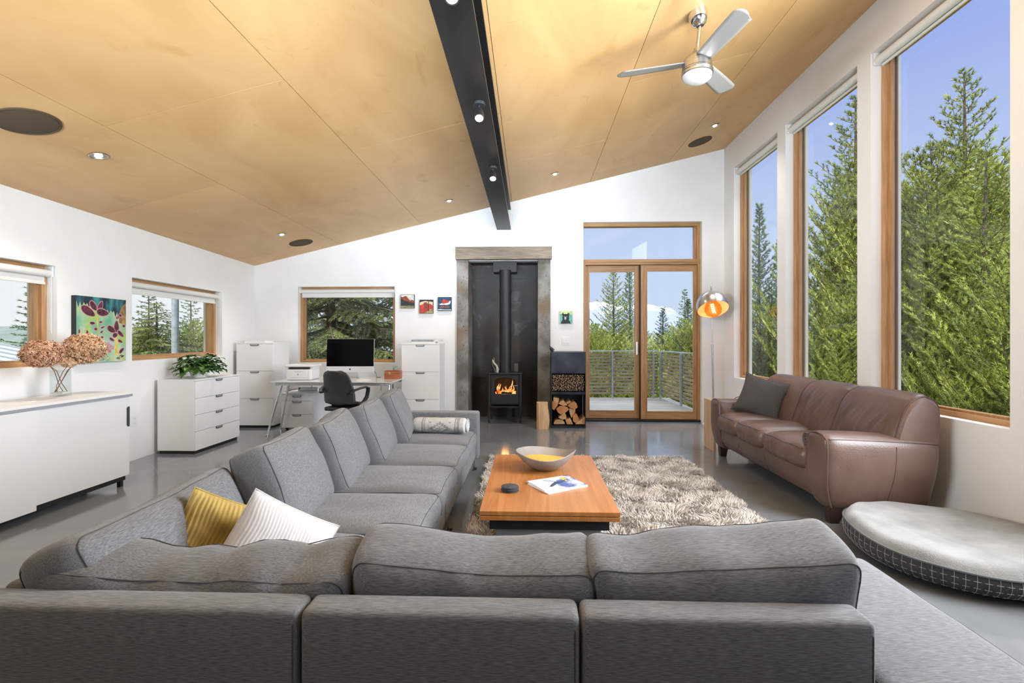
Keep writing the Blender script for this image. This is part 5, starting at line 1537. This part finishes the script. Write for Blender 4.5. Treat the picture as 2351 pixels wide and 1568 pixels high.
bk = obj('backrest', MB().grid(backfn, 68, 170, True).add([backfn(i / 68, 0) for i in range(68)], [tuple(range(68))]).add([backfn(i / 68, 1) for i in range(68)], [tuple(range(67, -1, -1))]), LEATHER, ls, world=True, smooth=True, ang=60)
def backline(ysl, r, m):
    pts = []
    for i in range(0, 37):
        u = i / 68
        b = backfn(u, .5); y = ysl - (b[2] - .8) * .10
        v = (y - 3.30) / 1.98
        q = Vector(backfn(u, v)); pts.append(q)
    obj('seam', MB().tube(pts, r, 6), m, ls, world=True, smooth=True)
for y in seams[1:3]: backline(y, .0045, LEATHER_D)
pts = [Vector(backfn(u, .012)) for u in np.linspace(.12, .66, 34)]
obj('piping', MB().tube(pts, .006, 6), LEATHER_D, ls, world=True, smooth=True)
# seat cushions
for k, (a, b) in enumerate(((3.52, 4.155), (4.165, 4.665), (4.675, 5.12))):
    w = b - a
    def warp(p, w=w, k=k):
        A, B = 2 * p.x / w, 2 * p.y / .60
        q = Vector(p)
        kk = max(0, 1 - abs(A) ** 3)
        q.z += (1 if p.z > 0 else -.3) * .036 * kk * max(0, 1 - abs(B) ** 4)
        q.y -= .036 * kk * max(0, -B) ** 3
        cr = max(0, -B) ** 6
        fold = 1 - 2 * abs(noise.noise(Vector((p.x * 24, p.z * 5, k * 7.))))
        q.y -= .006 * cr * fold
        if p.z > 0: q.z += .005 * max(0, -B) ** 2 * fold + .008 * noise.noise(Vector((p.x * 6, p.y * 6, k * 3.)))
        return q
    o = obj('seat_cushion', MB().rbox(w - .006, .60, .165, .062, (22, 10, 4), warp), LEATHER, ls, loc=lo3((2.265, (a + b) / 2, .385)), rot=(0, 0, R(-90)), smooth=True, ang=85, sub=1)
    pts = [warp(Vector((x, -.30 + .014, .0825 - .014))) + Vector((0, -.001, .002)) for x in np.linspace(-w / 2 + .04, w / 2 - .04, 30)]
    obj('piping', MB().tube(pts, .0036, 6), LEATHER, o, smooth=True)
for x, y in ((2.06, Y0 + .08), (2.06, Y1 - .10), (2.58, Y0 + .08), (2.58, Y1 - .10)):
    obj('leg', MB().hexa([(x - .03, y - .03, 0), (x + .03, y - .03, 0), (x + .03, y + .03, 0), (x - .03, y + .03, 0)], [(x - .04, y - .035, .13), (x + .05, y - .035, .13), (x + .05, y + .035, .13), (x - .04, y + .035, .13)]), DARKWOOD, ls, world=True, bevel=.003)

# waffle pillow: check pattern woven into the cloth
N, L = nodes(HOUND); b_ = N['Principled BSDF']
tcn = N.new('ShaderNodeTexCoord'); ck = N.new('ShaderNodeTexChecker'); ck.inputs['Scale'].default_value = 130
ck.inputs[1].default_value = (.025, .023, .024, 1); ck.inputs[2].default_value = (.12, .11, .107, 1)
mpn = N.new('ShaderNodeMapping'); mpn.inputs['Scale'].default_value = (1, 0, 1); mpn.inputs['Location'].default_value = (.001, .0005, .001)
L.new(tcn.outputs['Object'], mpn.inputs[0]); L.new(mpn.outputs[0], ck.inputs[0]); L.new(ck.outputs[0], b_.inputs['Base Color'])
pillow('throw_pillow', 'dark grey waffle-check throw pillow leaning in the leather sofa corner', .47, .15, (2.315, 4.91, .665), (R(-20), R(12), R(-52)), HOUND, seed=3, pinch=.13, h=.41)
rt_ = thing('rolled_throw', 'small rolled dark brown throw tucked beside the near leather armrest', 'throw', (2.16, 3.585, .475), R(0))
THR = mat('dark_brown_knit', (.06, .045, .042), .95, var=(.12, .095, .09), scale=60, bump=.4, bscale=180)
sp = []
for i in range(50):
    t = i / 49; a = t * 2 * PI * 2.6; rr = .008 + .040 * t
    sp.append((-.15, rr * math.cos(a), .045 + rr * math.sin(a)))
obj('rolled_end', MB().tube(sp, .0075, 6), THR, rt_, smooth=True)
obj('roll', MB().cyl((-.145, 0, .045), (.15, 0, .045), .044, n=24), THR, rt_, smooth=True)

# side table, charger, floor lamp
tb = thing('side_table', 'pale oak waterfall side table behind the leather sofa armrest', 'side table', (2.3, 5.56, 0))
obj('side_panel', MB().box(-.265, -.15, 0, -.24, .15, .555), SIDEWOOD, tb, bevel=.001)
obj('side_panel', MB().box(.24, -.15, 0, .265, .15, .555), SIDEWOOD, tb, bevel=.001)
obj('top', MB().box(-.24, -.15, .53, .24, .15, .555), SIDETOP, tb, bevel=.001)
cc = thing('charging_cable', 'small black cable loop and plug lying on the oak side table', 'cable', (2.36, 5.52, .555))
obj('cable', MB().tube([(-.06, 0, .004), (-.04, .0, .03), (.0, .01, .038), (.03, .0, .02), (.06, -.01, .006), (.1, 0, .004)], .004, 7), BLACK, cc, smooth=True)
obj('plug', MB().box(.09, -.02, 0, .14, .02, .02), WHITE2, cc, bevel=.003)

fl_ = thing('floor_lamp', 'floor lamp with a brushed dome shade, amber bulb and round marble base', 'floor lamp', (2.585, 6.96, 0))
obj('base', MB().lathe([(.118, 0), (.12, .004), (.12, .034), (.116, .038), (.001, .038)], 40), MARBLE, fl_, smooth=True)
obj('pole', MB().cyl((.035, 0, .03), (.012, 0, 1.16), .012, n=14).cyl((.015, 0, 1.02), (.0, 0, 1.90), .007, n=12), STEEL, fl_, smooth=True)
obj('pole_collar', MB().cyl((.013, 0, 1.11), (.0125, 0, 1.165), .016, n=14), STEEL, fl_, smooth=True)
obj('gooseneck', MB().tube([(0, 0, 1.88), (-.005, -.01, 1.96), (-.02, -.04, 2.0), (-.035, -.07, 1.995), (-.04, -.09, 1.96), (-.042, -.095, 1.925)], .008, 8), STEEL, fl_, smooth=True)
T_ = Matrix.Translation((-.047, -.165, 1.69)) @ Matrix.Rotation(R(-32), 4, 'X')
r0 = .21
outp = [(r0 * .985, -.045), (r0, -.02), (r0 * .995, .02), (r0 * .955, .075), (r0 * .87, .12), (r0 * .74, .16), (r0 * .55, .19), (r0 * .3, .208), (.001, .213)]
obj('shade', MB().lathe(outp, 48, mtx=T_, cap=False), STEEL, fl_, smooth=True)
obj('shade_lining', MB().lathe([(max(.001, r_ - .004), z_ - (.004 if r_ < .2 else 0)) for r_, z_ in outp], 48, mtx=T_, cap=False), SHADEIN, fl_, smooth=True)
obj('socket', MB().cyl((0, 0, .21), (0, 0, .13), .022).cyl((0, 0, .21), (0, 0, .235), .018).xf(T_), STEEL, fl_, smooth=True)
obj('glass_bulb', MB().lathe([(.03, .10), (.05, .085), (.085, .04), (.108, -.015), (.112, -.055), (.10, -.10), (.065, -.135), (.001, -.152)], 36, mtx=T_), AMBER, fl_, smooth=True)
sp = [(.018 * math.cos(a), .018 * math.sin(a), .05 - .16 * i / 70) for i, a in enumerate(np.linspace(0, 2 * PI * 5, 71))]
obj('filament', MB().tube(sp, .0055, 6).xf(T_), FILAMENT, fl_, smooth=True)
light('lamp_glow', 'POINT', T_ @ Vector((0, 0, -.0)), (0, 0, 0), 1.6, (1, .66, .42), .05, parent=fl_)

# ================================================================== PET BED
pb_ = thing('pet_bed', 'large round pet bed with a pale fleece top and charcoal checked side', 'pet bed', (2.362, 2.79, 0))
RB = .50
def top(u, v):
    a = 2 * PI * u; r = RB * v
    z = .195 - .045 * math.exp(-((r - .0) / .22) ** 2) + .012 * noise.noise(Vector((r * math.cos(a) * 5, r * math.sin(a) * 5, 1))) + .018 * math.cos(2 * a + 1) * v
    z -= .05 * max(0, (v - .88) / .12) ** 2
    return (r * math.cos(a), r * math.sin(a), z)
obj('fleece_top', MB().grid(top, 96, 26, True), FLEECE, pb_, smooth=True)
zt = lambda a: .145 + .018 * math.cos(2 * a + 1) + .004 * math.sin(5 * a)
def side(u, v):
    a = 2 * PI * u; r = RB * (1 + .018 * math.sin(v * PI)) - .10 * (1 - v) ** 3
    return (r * math.cos(a), r * math.sin(a), .002 + zt(a) * v)
obj('checked_side', MB().grid(side, 96, 12, True).add([side(i / 96, 0) for i in range(96)], [tuple(range(95, -1, -1))]), CHECK, pb_, smooth=True)
obj('piping', MB().tube([(RB * math.cos(a) * 1.003, RB * math.sin(a) * 1.003, zt(a) + .004) for a in np.linspace(0, 2 * PI, 97)], .0065, 8, caps=False), mat('grey_piping_cord', (.10, .105, .11), .8), pb_, smooth=True)
tl = MB()
for k in range(78):
    u = k / 78
    for j in range(8):
        v0, v1 = .12 + j * .11, .12 + j * .11 + .11
        p0, p1 = Vector(side(u, v0)), Vector(side(u, v1)); o_ = Vector((math.cos(2 * PI * u), math.sin(2 * PI * u), 0)) * .0015
        tl.tube([p0 + o_, p1 + o_], .0009, 4, caps=False)
for v in (.26, .52, .78):
    for k in range(240):
        if k % 3 == 2: continue
        p0, p1 = Vector(side(k / 240, v)), Vector(side((k + 1) / 240, v)); o_ = Vector((math.cos(2 * PI * k / 240), math.sin(2 * PI * k / 240), 0)) * .002
        tl.tube([p0 + o_, p1 + o_], .0010, 4, caps=False)
obj('white_stitching', tl, WTHREAD, pb_)

# ================================================================== OUTSIDE
# deck and railings
dkm = MB()
y = 7.62
while y < 10.33:
    dkm.box(.3, y, -.045, 2.97, y + .135, -.018); y += .141
struct('deck_floor', dkm, DECKW)
def railing(label, x0, y0, x1, y1, posts):
    d = Vector((x1 - x0, y1 - y0, 0)); Lr = d.length; rz = math.atan2(d.y, d.x)
    t = thing('deck_railing', label, 'railing', (x0, y0, 0), rz, 'deck railings')
    mb = MB()
    z = .06
    while z < .93:
        mb.box(0, -.01, z, Lr, .01, z + .042); z += .0685
    obj('slats', mb, SLATW, t)
    obj('top_rail', MB().box(0, -.025, .965, Lr, .025, .99), GALV, t, bevel=.003)
    for p in posts:
        obj('post', MB().box(p * Lr - .006, -.055, -.25, p * Lr + .03, -.012, .97), GALV, t, bevel=.003)
railing('deck railing of weathered slats straight beyond the sliding door', .3, 10.42, 2.74, 10.42, (.1, .6, .955))
railing('deck railing of weathered slats running back along the right side of the deck', 2.80, 10.38, 3.02, 7.65, (.02, .42, .8))

# ground
gm = MB()
def gfn(u, v):
    x = -45 + 100 * u; y = -6 + 70 * v
    z = -1.25 + .25 * noise.noise(Vector((x * .3, y * .3, 0))) + max(0, (x - 8)) * .04 - (max(0, 6.0 - abs(x)) * .0)
    if y > 25: z += (y - 25) * .012
    return (x, y, z)
gm.grid(gfn, 90, 70)
struct('ground', gm, GRASS, smooth=True)
hl = MB()
def hfn(u, v):
    x = -160 + 330 * u; y = 62 + 60 * v
    k = math.sin(v * PI * .5)
    return (x, y, -3 + k * (5.2 + 2.5 * noise.noise(Vector((x * .035, 2, 0))) + 1.0 * noise.noise(Vector((x * .3, y * .3, 4)))) + (1.5 * k if x < -30 else 0))
hl.grid(hfn, 160, 24)
struct('hillside', hl, HILLM, smooth=True)
MTN = bpy.data.materials.new('snowy_mountain'); MTN.use_nodes = True
N, L = nodes(MTN); b_ = N['Principled BSDF']; b_.inputs['Roughness'].default_value = .9
tcn = N.new('ShaderNodeTexCoord'); sp_ = N.new('ShaderNodeSeparateXYZ'); nz = N.new('ShaderNodeTexNoise'); nz.inputs['Scale'].default_value = .05; nz.inputs['Detail'].default_value = 9
mm = N.new('ShaderNodeMath'); mm.operation = 'MULTIPLY_ADD'; mm.inputs[1].default_value = 60; cr_ = N.new('ShaderNodeMapRange')
L.new(tcn.outputs['Object'], sp_.inputs[0]); L.new(tcn.outputs['Object'], nz.inputs[0]); L.new(nz.outputs[0], mm.inputs[0]); L.new(sp_.outputs['Z'], mm.inputs[2])
L.new(mm.outputs[0], cr_.inputs['Value']); cr_.inputs['From Min'].default_value = 68; cr_.inputs['From Max'].default_value = 78
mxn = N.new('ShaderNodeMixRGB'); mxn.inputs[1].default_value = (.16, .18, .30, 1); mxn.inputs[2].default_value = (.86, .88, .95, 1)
L.new(cr_.outputs[0], mxn.inputs[0]); L.new(mxn.outputs[0], b_.inputs['Base Color'])
mtm = MB()
def mfn(u, v):
    x = -300 + 1100 * u; y = 500 + 400 * v
    k = math.sin(min(1, v * 1.6) * PI / 2)
    h = 30 + 22 * math.exp(-((x - 165) / 70) ** 2) + 20 * math.exp(-((x - 85) / 40) ** 2) + 12 * noise.noise(Vector((x * .02, y * .012, 1))) + 5 * noise.noise(Vector((x * .07, y * .05, 1)))
    return (x, y, -10 + k * (h + 8))
mtm.grid(mfn, 260, 50)
struct('mountain', mtm, MTN, smooth=True)

# conifers ---------------------------------------------------------------
def conifer(Hh, Rr, nb, seed, rise=.25, droop=.0, tuft=.08, dens=1.0, bare=.08, shape=.9, blades=7, width=.006):
    rnd = random.Random(seed)
    tm = MB()
    tm.tube([(0, 0, 0), (.02 * Hh * rnd.uniform(-.3, .3), 0, Hh * .5), (0, 0, Hh)], [.014 * Hh, .008 * Hh, .0015 * Hh], 9)
    fv = []; ff = []
    def tuftat(p, d, L_):
        d = d.normalized()
        a = d.cross(Vector((0, 0, 1)))
        if a.length < .01: a = Vector((1, 0, 0))
        a.normalize(); b = d.cross(a)
        for q in range(blades):
            t = rnd.uniform(0, 2 * PI); sp = rnd.uniform(.25, .75)
            dd = (d + (a * math.cos(t) + b * math.sin(t)) * sp).normalized() * L_ * rnd.uniform(.7, 1.15)
            s = dd.cross(Vector((rnd.uniform(-1, 1), rnd.uniform(-1, 1), rnd.uniform(-1, 1)))).normalized() * width
            i = len(fv)
            fv.extend([tuple(p - s), tuple(p + s), tuple(p + dd)])
            ff.append((i, i + 1, i + 2))
    for i in range(nb):
        t = bare + (1 - bare) * ((i + rnd.random()) / nb) ** .9
        z = Hh * t
        L_ = Rr * max(.06, (1 - t) ** shape) * rnd.uniform(.7, 1.12)
        az = i * 2.399 + rnd.uniform(-.3, .3)
        out = Vector((math.cos(az), math.sin(az), 0))
        pts = []
        for k in range(6):
            s = k / 5
            pts.append(Vector((0, 0, z)) + out * L_ * s + Vector((0, 0, L_ * (rise * s * s * 1.6 + rise * .2 * s - droop * s))) + Vector((rnd.uniform(-1, 1), rnd.uniform(-1, 1), rnd.uniform(-1, 1))) * .02 * L_)
        tm.tube(pts, [max(.004, .012 * L_ * (1 - s / 5 * .8)) for s in range(6)], 4, caps=False)
        side = out.cross(Vector((0, 0, 1)))
        nt_ = max(3, int(L_ * 13 * dens))
        for j in range(nt_):
            s = .16 + .84 * (j + rnd.random()) / nt_
            k = min(4, int(s * 5)); f = s * 5 - k
            p = pts[k].lerp(pts[k + 1], f); d = (pts[k + 1] - pts[k]).normalized()
            tl_ = L_ * .38 * (1 - s * .75) * rnd.uniform(.6, 1.2) + tuft * .5
            td = (d * .55 + side * (1 if j % 2 else -1) * rnd.uniform(.5, 1.0) + Vector((0, 0, rise * .9 - droop * 1.6 + rnd.uniform(-.15, .2)))).normalized()
            m = max(2, int(tl_ / (tuft * .55)))
            for q in range(m):
                tuftat(p + td * tl_ * (q + .3) / m, td, tuft)
        tuftat(pts[-1], pts[-1] - pts[-2], tuft * 1.3)
    fm = MB(); fm.v = fv; fm.f = ff; fm.mi = [0] * len(ff)
    return tm, fm
TREES = {}
def tree_proto(key, label, args, m):
    t = thing('conifer_tree', label, 'tree', (0, 0, 0))
    tm, fm = conifer(**args)
    obj('trunk', tm, BARK, t, smooth=True)
    obj('foliage', fm, m, t)['kind'] = 'stuff'
    TREES[key] = [t, False]
def plant(key, label, x, y, h, group=None, rz=0, fat=1.0, zb=-1.3):
    t, used = TREES[key]
    h0 = {'pine': 7.6, 'thin': 6.4, 'bushy': 4.2, 'fir': 9.0, 'spruce': 5.0}[key]
    s = h / h0
    if not used:
        t.location = (x, y, zb); t.rotation_euler = (0, 0, rz); t.scale = (s * fat, s * fat, s); t['label'] = label
        if group: t['group'] = group
        TREES[key][1] = True
        return t
    return dup(t, (x, y, zb), rz, label, group, (s * fat, s * fat, s))
tree_proto('pine', '', dict(Hh=7.6, Rr=1.9, nb=150, seed=2, rise=.42, tuft=.078, dens=1.3, shape=.75, blades=14, width=.0050), PINE1)
tree_proto('thin', '', dict(Hh=6.4, Rr=1.0, nb=130, seed=4, rise=.40, tuft=.085, dens=1.7, shape=.8, blades=13, width=.0055, bare=.2), PINE2)
tree_proto('bushy', '', dict(Hh=4.2, Rr=1.7, nb=120, seed=6, rise=.55, tuft=.075, dens=1.7, shape=.6, blades=14, width=.0046, bare=.02), PINE1)
tree_proto('fir', '', dict(Hh=9.0, Rr=3.1, nb=170, seed=8, rise=.05, droop=.30, tuft=.085, dens=1.25, shape=.7, blades=12, width=.0068), PINE3)
tree_proto('spruce', '', dict(Hh=5.0, Rr=1.3, nb=90, seed=10, rise=.1, droop=.05, tuft=.085, dens=1.1, shape=.9, blades=12, width=.006), PINE2)
GR = 'conifers outside the tall windows'; GD = 'conifers beyond the deck railing'; GL = 'conifers outside the left windows'
plant('pine', 'tall pine with a spiky leader against blue sky in the window nearest the pet bed', 8.1, 9.3, 7.5, GR, .3)
plant('pine', 'full yellow-green pine filling the middle of the window nearest the pet bed', 7.4, 8.1, 5.6, GR, 2.2, 1.25)
plant('pine', 'dense pine whose top shows high in the middle tall window', 8.3, 12.6, 8.6, GR, 4.0, 1.15)
plant('pine', 'tall pine at the right edge of the window nearest the pet bed', 9.4, 8.9, 5.9, GR, 1.2, 1.2)
plant('pine', 'pine crown behind the mullion between the two nearest tall windows', 9.2, 11.0, 6.0, GR, 5.2, 1.2)
plant('bushy', 'broad bushy pine mass filling the left half of the window nearest the pet bed', 8.0, 9.9, 6.2, GR, 1.4, 1.0)
plant('bushy', 'broad bushy pine mass filling the right half of the window nearest the pet bed', 9.4, 9.6, 6.0, GR, 4.1, 1.0)
plant('bushy', 'bright bushy pine mass across the middle tall window', 8.0, 12.0, 6.6, GR, 2.9, .95)
plant('bushy', 'low bright bushy pine close to the window nearest the pet bed', 6.7, 6.75, 3.7, GR, .5)
plant('bushy', 'bushy young pine low in the middle tall window', 6.3, 9.6, 3.5, GR, 2.5)
plant('bushy', 'bushy pine low at the sill between the middle and nearest tall windows', 7.0, 7.9, 3.2, GR, 3.9)
plant('thin', 'slender young pine against the sky in the narrow far tall window', 6.5, 13.9, 6.3, GR, .0)
plant('thin', 'second, shorter slender pine in the narrow far tall window', 7.9, 15.6, 5.6, GR, 1.9)
plant('bushy', 'bushy pine at the foot of the narrow far tall window', 7.6, 14.9, 3.6, GR, 1.1)
for k, (x, y, h) in enumerate(((11.5, 10.9, 6.2), (12.5, 13.5, 6.8), (11.2, 15.0, 7.0), (13, 18.5, 7.0), (14.0, 16.2, 6.6), (15.5, 15.0, 7.2), (10.6, 12.6, 6.0))):
    plant('pine', 'pine in the dense stand far outside the tall windows', x, y, h, 'dense stand of pines behind the front trees', k * 1.3, 1.25)
plant('pine', 'tall pine in the left pane of the sliding door, its leader near the top rail', 2.62, 15.2, 5.0, GD, .4, 1.1, -1.6)
plant('thin', 'narrow pine beside the sliding door mullion, seen through the left pane', 3.75, 18.2, 5.6, GD, 2.4, 1.1, -1.6)
plant('bushy', 'low pine behind the railing at the left edge of the left door pane', 1.9, 14.2, 3.2, GD, .3, 1, -1.6)
plant('bushy', 'low pale pine behind the railing just left of the door mullion', 3.2, 14.0, 3.0, GD, 3.3, 1, -1.6)
plant('spruce', 'small dark spruce silhouetted against the snowy mountain in the right door pane', 8.1, 25.5, 5.6, GD, .8, .9, -1.8)
plant('thin', 'soft green pine at the left side of the right door pane', 4.7, 17.2, 3.9, GD, 4.2, 1.5, -1.6)
plant('bushy', 'bushy green pine in the middle of the right door pane', 5.1, 16.0, 3.4, GD, 1.6, 1, -1.6)
plant('bushy', 'bushy green pine at the right side of the right door pane', 5.6, 15.4, 3.6, GD, 5.0, 1, -1.6)
plant('thin', 'pine with a pointed top behind the corner of the deck railing', 6.0, 18.5, 4.3, GD, 5.4, 1.5, -1.6)
for k, (x, y) in enumerate(((1.0, 17.5), (2.6, 19), (4.2, 20.5), (6.2, 21), (8.2, 22), (9.6, 24), (0.2, 20))):
    plant('bushy', 'low bushy pine in the row behind the deck trees', x, y, 3.3, 'low row of pines behind the deck trees', k * 1.7, 1.2, -1.6)
plant('fir', 'big drooping fir filling the back-wall window behind the computer', -4.55, 11.0, 9.5, GL, .2, 1.05)
plant('fir', 'drooping fir at the right side of the back-wall window', -2.7, 12.6, 8.5, GL, 2.4, 1.0)
plant('fir', 'drooping fir whose boughs fill the lower half of the window above the houseplant', -7.6, 9.6, 3.3, GL, 4.4, 1.9)
plant('fir', 'low drooping fir at the right of the window above the houseplant', -7.1, 11.4, 3.6, GL, 5.4, 1.6)
plant('bushy', 'bushy yellow-green conifer low at the left of the window above the houseplant', -7.9, 9.7, 2.75, GL, .7, 1.1)
plant('bushy', 'bushy conifer low at the middle of the window above the houseplant', -7.9, 11.1, 2.9, GL, 2.7, 1.1)
plant('bushy', 'bushy conifer low at the right edge of the window above the houseplant', -7.4, 12.0, 2.7, GL, 4.7, 1.1)
plant('spruce', 'slim spruce behind the grey pole in the window above the houseplant', -11.9, 16.6, 4.5, GL, 1.0)
plant('spruce', 'spruce at the left edge of the window above the houseplant', -11.4, 14.1, 4.4, GL, 3.0)
plant('spruce', 'layered spruce in front of misty sky in the window beside the hydrangeas', -15.3, 14.6, 5.0, GL, 2.0, 1.2)
plant('fir', 'dark fir behind the drooping firs of the back-wall window', -8.0, 19.0, 8.0, GL, 3.1)

pole = thing('steel_flue', 'grey galvanised pole standing outside the window above the houseplant', 'pole', (-6.42, 8.55, -1.3))
obj('pipe', MB().cyl((0, 0, 0), (0, 0, 4.6), .058, n=24), GALV, pole, smooth=True)
for z in (1.2, 2.4, 3.4): obj('band', MB().cyl((0, 0, z), (0, 0, z + .03), .061, n=24), GALV, pole, smooth=True)
sl = thing('lamp_post', 'thin white lamp post outside the back-wall window left of the computer', 'lamp post', (-6.1, 15.0, -1.3))
obj('post', MB().cyl((0, 0, 0), (0, 0, 3.5), .05, n=12), GALV, sl, smooth=True)
obj('lamp_head', MB().rbox(.5, .28, .12, .05, (3, 2, 1)).shift(-.1, 0, 3.55), WHITE2, sl, smooth=True)
ho = thing('neighbour_house', 'neighbouring low house with a blue-grey standing seam roof beyond the hydrangea window', 'house', (-10.5, 9.5, -1.3))
obj('house_wall', MB().box(-4.5, -3.2, 0, .4, 2.6, 1.55), SIDING, ho)
rf = MB().hexa([(-4.9, -3.6, 2.55), (.7, -3.6, 1.5), (.7, 3.0, 1.5), (-4.9, 3.0, 2.55)], [(-4.9, -3.6, 2.62), (.7, -3.6, 1.57), (.7, 3.0, 1.57), (-4.9, 3.0, 2.62)])
ro = obj('roof', rf, ROOFM, ho)
k = -3.4
rs_ = MB()
while k < 3.0:
    rs_.hexa([(-4.9, k, 2.62), (.7, k, 1.57), (.7, k + .03, 1.57), (-4.9, k + .03, 2.62)], [(-4.9, k, 2.66), (.7, k, 1.61), (.7, k + .03, 1.61), (-4.9, k + .03, 2.66)]); k += .42
obj('standing_seams', rs_, ROOFM, ro)
